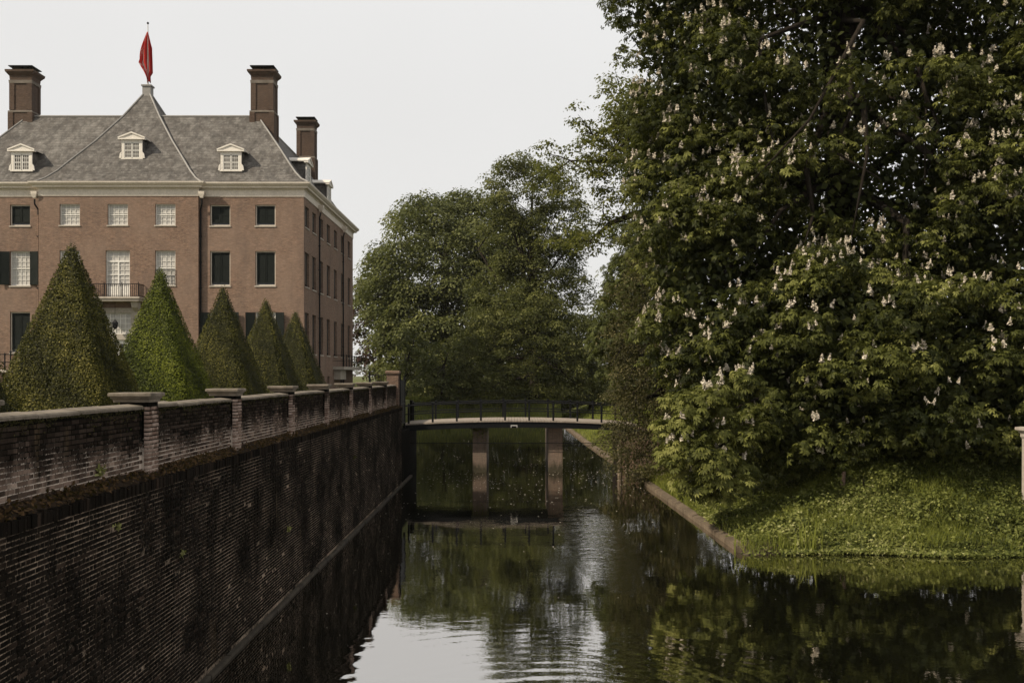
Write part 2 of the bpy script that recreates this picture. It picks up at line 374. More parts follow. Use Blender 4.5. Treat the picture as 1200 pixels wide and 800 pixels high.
xs = np.concatenate([[-3000,-1200,-500,-250,-120,-80,-60,-45,-30,-20,-16,-13.25,-13.15,-12,-8,-5.9,-5.41,-5.35,-3,0,3,4.2], np.arange(4.5,8.01,.1), np.arange(8.25,22,.25), [24,28,34,42,60,90,150,300,700,1500,3000]])
ys = np.concatenate([[-400,-150,-60,-20,0,15,22,25], np.arange(26,33,.12), np.arange(33,52,.5), np.arange(53,92,1.5), np.arange(92.5,101,.5), [104,110,120,140,180,250,400,800,1600,4000]])
ys = np.unique(np.concatenate([ys, [52.95, 53.05, 124.9, 125.1]]))
GX, GY = np.meshgrid(xs, ys); GZ = gh(GX, GY)
nx, ny = len(xs), len(ys)
idx = np.arange(nx*ny).reshape(ny, nx)
Fq = np.stack([idx[:-1,:-1], idx[:-1,1:], idx[1:,1:], idx[1:,:-1]], -1).reshape(-1, 4)
o = obj('ground', np.stack([GX, GY, GZ], -1).reshape(-1, 3), Fq, M['ground'], smooth=True); o['kind'] = 'structure'
o = obj('water', [(-5.2,-60,0),(70,-60,0),(70,26.0,0),(70,34,0),(7,97,0),(-13.1,97,0),(-13.1,53.2,0),(-5.2,53.2,0)], [(0,1,2,3,4,5,6,7)], M['water']); o['kind'] = 'structure'
o = MB().box(-40, -11.5, 46, 64, 3.50, 3.535).build('gravel_path', M['gravel']); o['kind'] = 'structure'

# ------------------------------------------------------------------ foliage tools
def unit(v): return v / np.maximum(np.linalg.norm(v, axis=-1, keepdims=True), 1e-9)
LEAF = (np.array([(0,0,0),(.33,.45,.02),(0,1,-.12),(-.33,.45,.02)]), np.array([(0,1,2,3)]))
def palm():
    V = []; Fs = []
    for i, a in enumerate(np.radians([-125,-80,-40,0,40,80,125])):
        L = [.62,.85,.97,1.05,.97,.85,.62][i]; dx, dy = math.sin(a), math.cos(a); n = len(V)
        for (t, w, z) in ((0.06,0,0), (.62,.17,-.14), (1,0,-.42), (.62,-.17,-.14)):
            V.append((dx*t*L + dy*w, dy*t*L - dx*w, z*L))
        Fs.append((n, n+1, n+2, n+3))
    return np.array(V), np.array(Fs)
PALM = palm()
def palm5():
    V = []; Fs = []
    for i, a in enumerate(np.radians([-100,-48,0,48,100])):
        L = [.72,.95,1.08,.95,.72][i]; dx, dy = math.sin(a), math.cos(a); n = len(V)
        for (t, w, z) in ((0.05,0,0), (.6,.20,-.15), (1,0,-.46), (.6,-.20,-.15)):
            V.append((dx*t*L + dy*w, dy*t*L - dx*w, z*L))
        Fs.append((n, n+1, n+2, n+3))
    return np.array(V), np.array(Fs)
PALM5 = palm5()
def scatter(pts, nrm, size, template=LEAF, tang=None, rnd=rng):
    """place a leaf template at every point; returns verts, quads, repeat count"""
    T, TF = template; n = len(pts); nrm = unit(nrm)
    if tang is None: tang = rnd.normal(size=(n, 3))
    t = unit(tang - nrm*np.sum(tang*nrm, -1, keepdims=True)); b = np.cross(t, nrm)
    V = (b[:,None,:]*T[None,:,0,None] + t[:,None,:]*T[None,:,1,None] + nrm[:,None,:]*T[None,:,2,None])*np.asarray(size)[:,None,None] + pts[:,None,:]
    k = len(T)
    Fs = (TF[None] + (np.arange(n)*k)[:,None,None]).reshape(-1, 4)
    return V.reshape(-1, 3), Fs, k

def ell_surface(blobs, dens, jitter=.12, keep=.88, rnd=rng):
    """points spread over the outside of a union of ellipsoids; returns points and outward normals"""
    PP, NN = [], []
    B = [(np.asarray(c, float), np.asarray(r, float)) for c, r in blobs]
    for i, (c, r) in enumerate(B):
        area = 4*math.pi*(((r[0]*r[1])**1.6+(r[0]*r[2])**1.6+(r[1]*r[2])**1.6)/3)**(1/1.6)
        n = max(4, int(area*dens)); d = unit(rnd.normal(size=(n, 3)))
        p = c + d*r*(1 + jitter*rnd.normal(size=(n, 1))); nn = unit(d/r)
        ok = np.ones(n, bool)
        for j, (c2, r2) in enumerate(B):
            if j != i: ok &= np.sum(((p-c2)/(r2*keep))**2, -1) > 1
        PP.append(p[ok]); NN.append(nn[ok])
    return np.concatenate(PP), np.concatenate(NN)

def crown(blobs, cdens, crad, nleaf, lsize, flat=.6, droop=.4, template=LEAF, inner=.25, jitter=.12, out=.35, thin=None, flowers=0.0, rnd=rng):
    """clumps of leaves over the blobs; each clump is a flattened dome. Returns V, F, tint, clump tops"""
    cp, cn = ell_surface(blobs, cdens, jitter, rnd=rnd)
    if inner > 0:
        B2 = [(np.asarray(c), np.asarray(r)*.68) for c, r in blobs]
        ip, inn = ell_surface(B2, cdens*inner*2, .2, rnd=rnd); cp = np.concatenate([cp, ip]); cn = np.concatenate([cn, inn])
    if thin is not None:
        ok = thin(cp); cp, cn = cp[ok], cn[ok]
    return clumps(cp, cn, crad, nleaf, lsize, flat, droop, template, out, rnd)

def boughs(blobs, dens, r, zr, cdens, crad, nleaf, lsize, flat=.55, droop=.45, template=LEAF, jitter=.08, thin=None, out=.15, rnd=rng):
    """two levels: boughs are flattened domes on the crown's outside, leaf clumps cover only their upper and outer sides"""
    bp, bn = ell_surface(blobs, dens, jitter, rnd=rnd)
    if thin is not None: ok = thin(bp); bp, bn = bp[ok], bn[ok]
    CP, CN, CT = [], [], []
    for p, n_ in zip(bp, bn):
        s = rnd.uniform(.6, 1.3); rr = np.array([r*s, r*s, zr*s]); c = p - n_*rr*.45
        k = max(4, int(cdens*s*s)); d = unit(rnd.normal(size=(k*2, 3)) + n_*.6 + np.array([0,0,.45])); d = d[d[:,2] > -.12][:k]
        q = c + d*rr*rnd.uniform(.82, 1.05, (len(d),1)); q[:,2] -= .22*((q[:,0]-c[0])**2+(q[:,1]-c[1])**2)/(r*s)
        CP.append(q); CN.append(d); CT.append(np.full(len(d), rnd.normal(0, .10)))
    return clumps(np.concatenate(CP), np.concatenate(CN), crad, nleaf, lsize, flat, droop, template, out, rnd, np.concatenate(CT))

def clumps(cp, cn, crad, nleaf, lsize, flat, droop, template, out, rnd, ctint=None):
    m = len(cp); cr = crad*rnd.uniform(.6, 1.35, m); ct = rnd.normal(.42, .15, m) + (0 if ctint is None else ctint)
    k = np.maximum(3, (nleaf*(cr/crad)**2*rnd.uniform(.6, 1.3, m)).astype(int))
    ci = np.repeat(np.arange(m), k); n = len(ci)
    d = unit(rnd.normal(size=(n, 3))); d[:,2] = np.where(d[:,2] < -.25, -d[:,2], d[:,2])
    rad = cr[ci]*rnd.uniform(.45, 1.05, n)
    off = d*rad[:,None]; off[:,2] *= flat
    hd = np.sqrt(off[:,0]**2+off[:,1]**2); off[:,2] -= droop*hd*hd/np.maximum(cr[ci], .1)
    pts = cp[ci] + off + cn[ci]*cr[ci,None]*out
    nrm = d*np.array([.75,.75,.6]) + np.array([0,0,.75]) + .38*rnd.normal(size=(n, 3))
    tang = d*np.array([1,1,.2]) + np.array([0,0,-.75]) + .5*rnd.normal(size=(n, 3))
    V, Fs, kk = scatter(pts, nrm, lsize*rnd.uniform(.65, 1.3, n), template, tang, rnd)
    tint = np.clip(ct[ci] + rnd.normal(0, .13, n), 0.02, .98)
    return V, Fs, np.repeat(tint, kk), (cp + cn*cr[:,None]*out, cn, cr), (pts, nrm, tang, tint, kk)

def limbs(base, blobs, r0, twist=.6, n=6, sub=3, rnd=rng):
    """tapered trunk with limbs that reach into the crown's masses"""
    mb = MB(); base = np.asarray(base, float)
    top = np.mean([b[0] for b in blobs], 0); H = max(b[0][2] + b[1][2]*.6 for b in blobs)
    ax = [base + np.array([0,0,-.4])]; rr = [r0*1.45]
    for i in range(1, 8):
        t = i/7; ax.append(base + (np.array([top[0], top[1], H]) - base)*np.array([t*t*.9, t*t*.9, t]) + rnd.normal(0, twist*.25, 3)*np.array([1,1,.1])*(t if i > 1 else .2)); rr.append(r0*(1-t)**.8 + .03)
    mb.tube(ax, rr, 10)
    lb = MB()
    for c, r in blobs:
        for q in range(sub):
            tgt = np.asarray(c) + unit(rnd.normal(size=3))*np.asarray(r)*.75
            i = rnd.integers(2, 6); st = ax[i]; tgt[2] = max(tgt[2], st[2]*.6)
            mid = (st + tgt)/2 + rnd.normal(0, .12, 3)*np.linalg.norm(tgt-st) + np.array([0,0,.08*np.linalg.norm(tgt-st)])
            q1 = (st*.75+mid*.25) + rnd.normal(0, .03, 3)*np.linalg.norm(tgt-st); q3 = (tgt+mid)/2 + rnd.normal(0, .05, 3)*np.linalg.norm(tgt-st)
            lb.tube([st, q1, mid, q3, tgt], [rr[i]*.5, rr[i]*.4, rr[i]*.27, rr[i]*.16, .02], n)
    return mb, lb

def tree(name, label, cat, base, blobs, mat, cdens, crad, nleaf, lsize, r0=.4, group=None, bark='bark', part='crown', **kw):
    base = np.array([base[0], base[1], float(gh(base[0], base[1]))])
    root = thing(name, label, cat, tuple(base), group)
    V, Fs, t, tops, raw = crown(blobs, cdens, crad, nleaf, lsize, **kw)
    obj(part, V, Fs, M[mat], root, tint=t, kind='stuff')
    tr, lb = limbs(base, blobs, r0)
    tr.build('trunk', M[bark], root, smooth=True); lb.build('limbs', M[bark], root, smooth=True)
    return root, tops, raw
def blob(px, py, d, rx, rz, ry=None):
    s = d/F; return (P(px, py, d), np.array([rx*s, (ry if ry else rx)*s, rz*s]))
# ------------------------------------------------------------------ trees
# main flowering chestnut
rc = np.random.default_rng(21)
CB = [blob(1020,190,38,235,270,190), blob(850,120,36.5,95,95), blob(850,330,34.5,88,140,70), blob(985,420,32.5,115,110,90), blob(1200,290,35,140,250),
      blob(950,-110,38,200,170), blob(1130,440,33,110,95,80), blob(805,235,36,62,95), blob(1160,0,36,150,150), blob(800,30,38,70,80), blob(880,420,33,70,85), blob(930,500,31.8,48,44), blob(893,515,33.2,52,46), blob(1060,495,32,72,44), blob(1190,490,32.5,70,50)]
LB = [blob(820,505,29.6,46,44,40), blob(812,545,29.2,36,26,32), blob(860,478,30.2,40,40,40), blob(838,560,29.4,34,18,30)]
gap = rc.uniform(0,1,100000)
def thin(p):
    # the upper right of the crown is more open
    pxx = 600+p[:,0]*F/p[:,1]; pyy = 440-(p[:,2]-CAMZ)*F/p[:,1]
    hole = np.sin(p[:,0]*1.7+p[:,2]*.9)*np.sin(p[:,2]*1.6-p[:,0]*.5+p[:,1]*.6)
    r = rc.uniform(0,1,len(p))
    keep = np.ones(len(p), bool)
    up = (pyy < 185)
    keep &= ~(up & (hole > .62) & (r < .7))
    keep &= ~((pyy < 60) & (pxx > 780) & (r < .15))
    keep &= p[:,2] > .9+.0*p[:,0]
    return keep
cbase = np.array([12.3, 37.5]); 
chest = thing('chestnut_tree', 'huge dark horse chestnut covered in upright cream flower candles, filling the right bank', 'tree', (cbase[0], cbase[1], float(gh(*cbase))))
def thinb(p):
    k_ = thin(p); back = (p[:,1] > 38.5) & (rc.uniform(0,1,len(p)) < .62); return k_ & ~back
V, Fs, t, tops, raw = boughs(CB, .58, 1.15, .78, 12, .45, 16, .158, flat=.5, droop=.5, template=PALM5, jitter=.09, thin=thinb, rnd=rc)
# leaves deeper inside the crown, tinted dark to paint the shade of its hollows
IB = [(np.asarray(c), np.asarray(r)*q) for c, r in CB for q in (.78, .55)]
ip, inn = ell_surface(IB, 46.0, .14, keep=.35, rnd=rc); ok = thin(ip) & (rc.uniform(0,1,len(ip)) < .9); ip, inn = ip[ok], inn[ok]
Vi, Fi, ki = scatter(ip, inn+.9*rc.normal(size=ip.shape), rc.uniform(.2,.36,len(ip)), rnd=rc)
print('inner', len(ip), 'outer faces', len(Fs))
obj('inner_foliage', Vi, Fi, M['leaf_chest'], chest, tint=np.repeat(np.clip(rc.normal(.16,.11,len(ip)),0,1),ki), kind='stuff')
obj('crown', V, Fs, M['leaf_chest'], chest, tint=t, kind='stuff')
V, Fs, t, tops2, raw2 = crown(LB, 3.6, .42, 26, .165, flat=.6, droop=.4, template=PALM, inner=.35, jitter=.08, out=.15, rnd=rc)
# the 300 leaves of the low branch nearest the camera are single parts
pts, nrm, tang, tint, kk = raw2; order = np.argsort(pts[:,1]); sel = order[:300]; mask = np.ones(len(pts), bool); mask[sel] = False
k7 = len(PALM[1]); V4 = V.reshape(len(pts), kk, 3)
rr_ = np.where(mask)[0]; Vr = V4[rr_].reshape(-1,3); Fr = (PALM[1][None]+(np.arange(len(rr_))*kk)[:,None,None]).reshape(-1,4)
obj('low_branch_foliage', Vr, Fr, M['leaf_chest'], chest, tint=np.clip(np.repeat(tint[rr_],kk)+.16,0,1), kind='stuff')  # raised tint paints this branch as brightly sunlit
from mathutils import Matrix
LM = [mesh('leaf', PALM[0], PALM[1], M['leaf_chest'], tint=np.full(len(PALM[0]), (q+.5)/5)) for q in range(5)]
c0 = wloc(chest)
for i in sel:
    n_ = Vector(unit(nrm[i])); tg = Vector(tang[i]); tg = (tg - n_*tg.dot(n_)).normalized(); b_ = tg.cross(n_)
    sc_ = np.linalg.norm(V4[i,2+4*3]-V4[i,4*3])/np.linalg.norm(PALM[0][14]-PALM[0][12])
    o = bpy.data.objects.new('leaf', LM[min(4,int((tint[i]+.16)*5))]); COL.objects.link(o); o.parent = chest  # single leaves get the same painted sunlight in their tint
    m3 = Matrix((b_, tg, n_)).transposed().to_4x4(); o.matrix_local = Matrix.Translation(Vector(pts[i]-c0)) @ m3 @ Matrix.Scale(sc_,4)
# flower candles
def candle(rnd):
    n = 34; t = rnd.uniform(0,1,n)**.8; a = rnd.uniform(0,6.283,n); r = .075*(1-t)**.8*rnd.uniform(.5,1.15,n)+.006
    p = np.stack([r*np.cos(a), r*np.sin(a), .02+.27*t],-1); nn = np.stack([np.cos(a),np.sin(a),np.full(n,.4)],-1)+.5*rnd.normal(size=(n,3))
    V, Fs, k_ = scatter(p-unit(nn)*.0, nn, rnd.uniform(.045,.08,n)*(1.15-.55*t), (np.array([(-.4,-.5,0),(.4,-.5,0),(.45,.5,-.1),(-.45,.5,-.1)]), np.array([(0,1,2,3)])), rnd=rnd)
    return V, Fs
cands = [candle(rc) for _ in range(5)]
FP = []
def add_flowers(tp, frac, maxn, up):
    cp, cn, cr = tp
    for i in range(len(cp)):
        pxx = 600+cp[i][0]*F/cp[i][1]; pyy = 440-(cp[i][2]-CAMZ)*F/cp[i][1]
        pr = frac*(1.25 if pyy < 300 else 1.0 if pyy < 470 else .5)*(1.0 if pyy < 380 or pxx < 900 else .7)
        if rc.uniform() > pr: continue
        for q in range(rc.integers(1, maxn+1)):
            a = rc.uniform(0, 2*math.pi); r_ = cr[i]*rc.uniform(.0,.5)
            z = cp[i][2] + cr[i]*.55*math.sqrt(max(0,1-(r_/cr[i])**2)) - .45*r_*r_/cr[i] + .02
            FP.append((cp[i][0]+r_*math.cos(a), cp[i][1]+r_*math.sin(a), z))
add_flowers(tops, .40, 2, 1); add_flowers(tops2, .5, 2, 1)
FP = np.array(FP); FP = FP[np.argsort(np.linalg.norm(FP-np.array([0,0,CAMZ]),axis=1))]
vis = FP[(np.abs(FP[:,0]/FP[:,1]) < .53)]; vis = vis[vis[:,1] < 37.5]; oth = FP[~(np.abs(FP[:,0]/FP[:,1]) < .53)][::3]
FM = [mesh('flower_candle', c_[0], c_[1], M['flower'], smooth=False) for c_ in cands]
fr_ = vis[:300]
for i, p_ in enumerate(fr_):
    inst('flower_candle', FM[i%5], chest, tuple(p_-c0), (rc.normal(0,.18),rc.normal(0,.18),rc.uniform(0,6)), [rc.uniform(.65,1.0)]*3)
rest_ = np.concatenate([vis[300:], oth]); AV = []; AF = []; nn = 0
for i, p_ in enumerate(rest_):
    c_ = cands[i%5]; s_ = rc.uniform(.65,1.0); a = rc.uniform(0,6); ca_, sa_ = math.cos(a), math.sin(a)
    v = c_[0]*s_; v = np.stack([v[:,0]*ca_-v[:,1]*sa_+v[:,2]*rc.normal(0,.15), v[:,0]*sa_+v[:,1]*ca_+v[:,2]*rc.normal(0,.15), v[:,2]],-1)
    AV.append(v+p_); AF.append(c_[1]+nn); nn += len(v)
obj('flower_candles', np.concatenate(AV), np.concatenate(AF), M['flower'], chest, kind='stuff')
print('flowers',len(FP),len(vis)); tr, lb = limbs((cbase[0],cbase[1],float(gh(*cbase))), [(c, np.asarray(r)*.7) for c, r in CB], .75, sub=2, rnd=rc); tr.build('trunk', M['bark'], chest, smooth=True)
st = np.array([cbase[0]-.4,cbase[1]-.4,3.4])
for b_ in LB:
    e = b_[0]; lb.tube([st, st*.6+e*.4+np.array([0,0,.7]), st*.25+e*.75+np.array([0,0,.4]), e], [.16,.11,.06,.02], 6)
lb.build('limbs', M['bark'], chest, smooth=True)

tree('undergrowth_shrub', 'dark undergrowth behind the chestnut trunk, left of the trunk', 'shrub', (12,50), [blob(900,500,50,70,60,60), blob(860,470,50,50,60), blob(950,480,52,60,70)], 'leaf_bush', .8, 1.0, 50, .24, .2, flat=.5, droop=.5, inner=.5)
tree('undergrowth_shrub', 'dark undergrowth behind the chestnut, towards the right edge of the photo', 'shrub', (22,50), [blob(1060,490,50,80,60,60), blob(1150,480,50,80,70), blob(1250,480,50,80,80)], 'leaf_bush', .7, 1.0, 50, .24, .2, flat=.5, droop=.5, inner=.5)
# trees round the end of the moat arm
tree('chestnut_tree', 'smaller flowerless chestnut between the yew and the flowering chestnut', 'tree', (8.5,54), [blob(738,345,53,26,42,34), blob(758,280,53,22,28), blob(728,400,52,24,36), blob(775,340,53,46,75), blob(752,420,52,36,44)],
     'leaf_chest2', 2.6, .6, 26, .19, .35, template=PALM, flat=.55, droop=.5, inner=.3)
yew = [blob(755,470,45.5,34,72,44), blob(762,390,46.5,40,95,40), blob(772,520,43.5,42,48,36), blob(746,420,46.5,20,60,30), blob(790,450,45,40,80), blob(722,512,46,12,14,20), blob(748,535,43.5,26,28,22), blob(765,300,47.5,26,60)]
tree('yew_tree', 'dark brownish yew drooping over the right end of the footbridge', 'tree', (7.3,47), yew, 'leaf_yew', 3.2, .55, 70, .105, .3, flat=.45, droop=.7, inner=.5, jitter=.13)
# oak reaching out from behind the chestnut
ob = np.array([11.0, 62.0]); 
oak = thing('oak_tree', 'oak with crooked bare limbs reaching left from behind the flowering chestnut', 'tree', (ob[0], ob[1], float(gh(*ob))))
lims = [[(790,262),(745,250),(715,262),(690,283)], [(800,190),(770,172),(735,188),(700,190),(668,188)], [(800,150),(765,140),(745,140),(735,165),(715,182)], [(770,150),(752,172),(742,180)], [(755,140),(742,138),(722,148),(695,158)], [(810,128),(780,120),(752,118),(733,124)]]
lb = MB(); oc = []; ro = np.random.default_rng(5)
tk = MB().tube([(11,62,1),(11,62,5),(10.6,61.6,10),(10.5,61,15),(10.2,61,20)], [.75,.6,.5,.4,.2], 10)
for li, L in enumerate(lims):
    d0 = 60+ro.uniform(-2,2); pts = [np.array([10.5,61.3,P(800,L[0][1]+25,61)[2]])] + [P(a,b,d0+ro.normal(0,.3)) for a,b in L]
    lb.tube(pts, [.36,.30,.24,.18,.12,.06][:len(pts)-1]+[.03], 7)
    for i in range(1,len(pts)):
        for q in range(5):
            c = pts[i] + ro.normal(0,1,3)*np.array([1.0,.8,.75])
            oc.append((c, np.array([.9,.9,.6])*ro.uniform(.5,.95)))
            lb.tube([pts[i], (pts[i]+c)/2+ro.normal(0,.15,3), c], [.05,.035,.012], 5)
for (px,py) in ((700,240),(720,230),(735,215),(690,215),(715,215),(740,235),(745,270),(760,230),(672,268),(665,282),(700,262),(680,205),(655,215),(640,205),(712,160),(738,132),(760,122),(775,100),(785,60),(780,20)):
    oc.append((P(px,py,60+ro.uniform(-2,2)), np.array([1.25,1.2,.85])*ro.uniform(.7,1.1)))
V, Fs, t, _, _ = crown(oc, .55, .55, 26, .20, flat=.55, droop=.3, inner=.3, jitter=.2, rnd=ro)
obj('crown', V, Fs, M['leaf_oak'], oak, tint=t, kind='stuff'); tk.build('trunk', M['bark'], oak, smooth=True); lb.build('limbs', M['bark'], oak, smooth=True)

tree('beech_tree', 'broad rounded beech with olive foliage between the house and the tallest tree', 'tree', (-9.5,140), [blob(512,322,140,66,80,80), blob(476,350,138,42,62,60), blob(560,300,142,48,60,60), blob(520,272,142,40,34), blob(476,412,136,30,46), blob(560,380,136,60,70), blob(505,400,133,50,60), blob(590,330,140,40,60)],
     'leaf_beech', .27, 1.9, 120, .42, .9, flat=.5, droop=.45, inner=.5, jitter=.08)
tree('copper_beech_tree', 'copper beech with purple brown leaves showing at the far left edge of the trees', 'tree', (-21,158), [blob(440,392,156,22,26), blob(448,350,158,24,36), blob(452,415,156,22,22)], 'leaf_copper', .3, 1.7, 50, .55, .5, flat=.45, droop=.5, inner=.2, jitter=.18)
tall = [blob(622,232,108,44,40,45), blob(600,222,108,26,28), blob(645,262,108,40,42), blob(602,282,108,34,42), blob(632,318,108,42,44), blob(655,305,107,20,28), blob(655,350,107,34,36), blob(600,350,108,40,44), blob(615,395,108,60,50)]
tree('tall_tree', 'tallest tree of the far group, its upright airy crown rising above its neighbours', 'tree', (2.0,109), tall, 'leaf_tall', .66, 1.05, 95, .26, .55, flat=.55, droop=.4, inner=.35, jitter=.14)
tree('bush_tree', 'low wide tree with layered drooping boughs in front of the tallest tree', 'tree', (2.2,101.5), [blob(600,420,101,62,66,60), blob(645,415,101,42,62), blob(565,440,100,34,40), blob(665,438,101,34,28), blob(610,375,102,42,34), blob(690,425,103,22,28)], 'leaf_bush', .70, .95, 90, .22, .5, flat=.35, droop=.6, inner=.5, jitter=.1)
tree('leafy_shrub', 'pale green loose shrub at the foot of the beech, left of the wide low tree', 'shrub', (-7.0,99), [blob(522,430,98.5,26,30), blob(508,446,99,20,18), blob(545,442,99,24,24)], 'leaf_beech', .75, .85, 45, .30, .2, flat=.5, droop=.5, inner=.3)
tree('leafy_shrub', 'small grey green shrub close to the iron gate, left end of the far bank', 'shrub', (-11.3,104), [blob(486,425,104,14,26), blob(480,408,104,11,22), blob(494,440,104,14,13)], 'leaf_beech', .8, .75, 45, .28, .15, flat=.5, droop=.5, inner=.3)
tree('dark_shrub', 'shaded dark shrub under the right side of the low wide tree', 'shrub', (8.5,106), [blob(680,440,106,40,20), blob(712,438,106,30,24), blob(705,420,108,30,40)], 'leaf_bush', .45, 1.0, 45, .30, .3, flat=.5, droop=.5)
tree('dark_wood_tree', 'dark rounded tree far behind the right half of the footbridge', 'tree', (14,128), [blob(700,420,128,60,44,50), blob(760,400,128,70,70,60), blob(650,440,128,60,34,50)], 'leaf_bush', .22, 1.7, 110, .36, .5, flat=.5, droop=.5, inner=.5)
tree('dark_wood_tree', 'dark rounded tree far behind the left half of the footbridge', 'tree', (-6,124), [blob(540,440,124,60,40,50), blob(600,430,126,60,50,50), blob(500,450,124,30,30,40)], 'leaf_bush', .24, 1.6, 110, .34, .5, flat=.5, droop=.5, inner=.5)
# distant wood
rf = np.random.default_rng(9); n = 9000
x = rf.uniform(-260,260,n); hgt = 15+4*np.sin(x*.05)+3*np.sin(x*.13+1)+2*np.sin(x*.31); zz = 2+hgt*rf.uniform(0,1,n)**.7
pts = np.stack([x*7, 3400+rf.uniform(-80,80,n), 2+(zz-2)*3.6],-1)
V, Fs, kk = scatter(pts, np.array([0,-.4,1])+.6*rf.normal(size=(n,3)), rf.uniform(9,18,n), rnd=rf)
tag(obj('far_wood', V, Fs, M['leaf_far'], tint=np.repeat(np.clip(rf.normal(.5,.2,n),0,1),kk), kind='stuff'), 'pale hazy woodland on the horizon', 'woodland')


# ------------------------------------------------------------------ moat wall and parapet
WX, PX_, Y0, Y1, ZL = -4.85, -5.06, 1.5, 43.9, 3.42     # wall face, parapet face, ends, ledge height
def bricks(x, ya, yb, za, zb, pitch, rnd, proud=.003):
    """bricks of a wall facing +x: list of (y0,y1,z0,z1,proud,tint,kind)"""
    out = []; nrow = int((zb-za)/pitch)
    for r in range(nrow):
        z0 = za + r*pitch + .0055; z1 = za + (r+1)*pitch - .0055
        y = ya - (.05 if r % 2 else .16); head = r % 2 == 0
        while y < yb:
            L = .100 if head else .208; a, b = max(y, ya), min(y+L-.0125, yb)
            if b - a > .012: out.append((a, b, z0+rnd.normal(0,.0012), z1+rnd.normal(0,.0012), proud+rnd.normal(0,.0022), np.clip(rnd.beta(2,3),0,1), head))
            y += L
    return out
def brick_mesh(x, B, parent, mat, name='brick_courses'):
    B = np.array([b[:6] for b in B]); n = len(B)
    y0, y1, z0, z1, p, t = B.T; back = np.full(n, x-.06); fr = x + p; e = .002
    V = np.stack([np.stack([back,y0,z0],-1), np.stack([back,y1,z0],-1), np.stack([back,y1,z1],-1), np.stack([back,y0,z1],-1),
                  np.stack([fr,y0+e,z0+e],-1), np.stack([fr,y1-e,z0+e],-1), np.stack([fr,y1-e,z1-e],-1), np.stack([fr,y0+e,z1-e],-1)], 1)
    Fb = np.array([(4,5,6,7),(0,1,5,4),(1,2,6,5),(2,3,7,6),(3,0,4,7)])
    Fs = (Fb[None] + (np.arange(n)*8)[:,None,None]).reshape(-1, 4)
    return obj(name, V.reshape(-1,3), Fs, mat, parent, tint=np.repeat(t, 8), kind='stuff')
BV = {}
def brick_objs(x, B, parent, mat, key):
    loc0 = wloc(parent)
    for i, (a, b, z0, z1, p, t, head) in enumerate(B):
        kk = (key, head, int(t*7))
        if kk not in BV:
            L = .091 if head else .199
            BV[kk] = MB().box(-.06, 0, -L/2, L/2, -.024, .024, .004).me('brick', mat, tint=np.full(16, (kk[2]+.5)/7))
        me = BV[kk]; L = .091 if head else .199
        inst('brick', me, parent, (x+p-loc0[0], (a+b)/2-loc0[1], (z0+z1)/2-loc0[2]), scale=(1, (b-a)/L, (z1-z0)/.048))
def split(B, ymin, zmin_of_y):
    """the 300 bricks that show largest in the photograph, and the rest"""
    def score(b):
        yc = (b[0]+b[1])/2; zc = (b[2]+b[3])/2
        vis = yc > ymin and zc > zmin_of_y(yc)
        return -(b[1]-b[0])/yc**3 if vis else 1
    S_ = sorted(B, key=score); return S_[:300], S_[300:]

rb = np.random.default_rng(3)
wall = thing('retaining_wall', 'long blackened brick retaining wall rising straight out of the dark moat on the left', 'wall', (WX, 9.5, 0))
MB().box(WX-.5, WX-.002, Y0, Y1, -1.2, ZL-.12).build('mortar_bed', M['mortar_low'], wall)
PITCH = .058
B = bricks(WX, Y0, Y1, .12, 3.26, PITCH, rb)
near, rest = split(B, 9.4, lambda y: CAMZ - 352*y/F)
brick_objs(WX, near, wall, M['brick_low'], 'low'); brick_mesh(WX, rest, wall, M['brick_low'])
# rowlock course along the top edge, individual bricks on edge near the camera joined further on
V = []; mbr = MB(); y = Y0; cnt = 0
rl = []
while y < Y1:
    L = .068; rl.append((y, min(y+L-.008, Y1))); y += L
for (a, b) in rl: mbr.box(WX-.26, WX+.022+rb.normal(0,.006), a, b, 3.262, ZL-.02+rb.normal(0,.006), .006)
mo = mbr.build('rowlock_course', M['brick_low'], wall, kind='stuff')
tt = np.repeat(np.clip(rb.beta(2,3,len(rl)),0,1), 16); a_ = mo.data.attributes.new('tint','FLOAT','POINT'); a_.data.foreach_set('value', tt.astype(np.float32))
# sloping earthy ledge between wall edge and parapet
yy = np.arange(Y0, Y1, .12); V = []; Fs = []
for i, yv in enumerate(yy):
    for (xx, zz) in ((WX-.015, ZL-.045), (WX-.06, ZL+.005), (WX-.14, ZL+.045), (PX_+.02, ZL+.085), (PX_-.05, ZL+.09)):
        V.append((xx + rb.normal(0,.008), yv, zz + rb.normal(0,.012)))
for i in range(len(yy)-1):
    for j in range(4): a = i*5+j; Fs.append((a, a+1, a+6, a+5))
obj('ledge', V, [f[::-1] for f in Fs], M['ledge'], wall, smooth=True)
n = 9000
yv = 6 + (Y1-6)*rb.uniform(0,1,n)**1.5; u = rb.uniform(0,1,n); dens = .5+.5*np.sin(yv*1.7+2*np.sin(yv*.6)); ok = rb.uniform(0,1,n) < .35+.65*dens; yv, u = yv[ok], u[ok]; n = len(yv)
pts = np.stack([WX-.01-.2*u, yv, ZL-.03+.115*u**.7+rb.uniform(0,.035,n)], -1)
V, Fs, kk = scatter(pts, np.array([.3,0,1])+.7*rb.normal(size=(n,3)), rb.uniform(.03,.075,n), rnd=rb)
obj('leaf_litter', V, Fs, M['litter'], wall, tint=np.repeat(np.clip(rb.beta(2,2.6,n),0,1),kk), kind='stuff')
# stone plinth just above the water
mbp = MB(); y = Y0
while y < Y1+3: L = 1.1; mbp.box(WX-.05, WX+.085+rb.normal(0,.007), y, y+L-.012, -.5, .06+rb.normal(0,.006), .014); y += L
mbp.build('plinth', M['plinth'], wall)
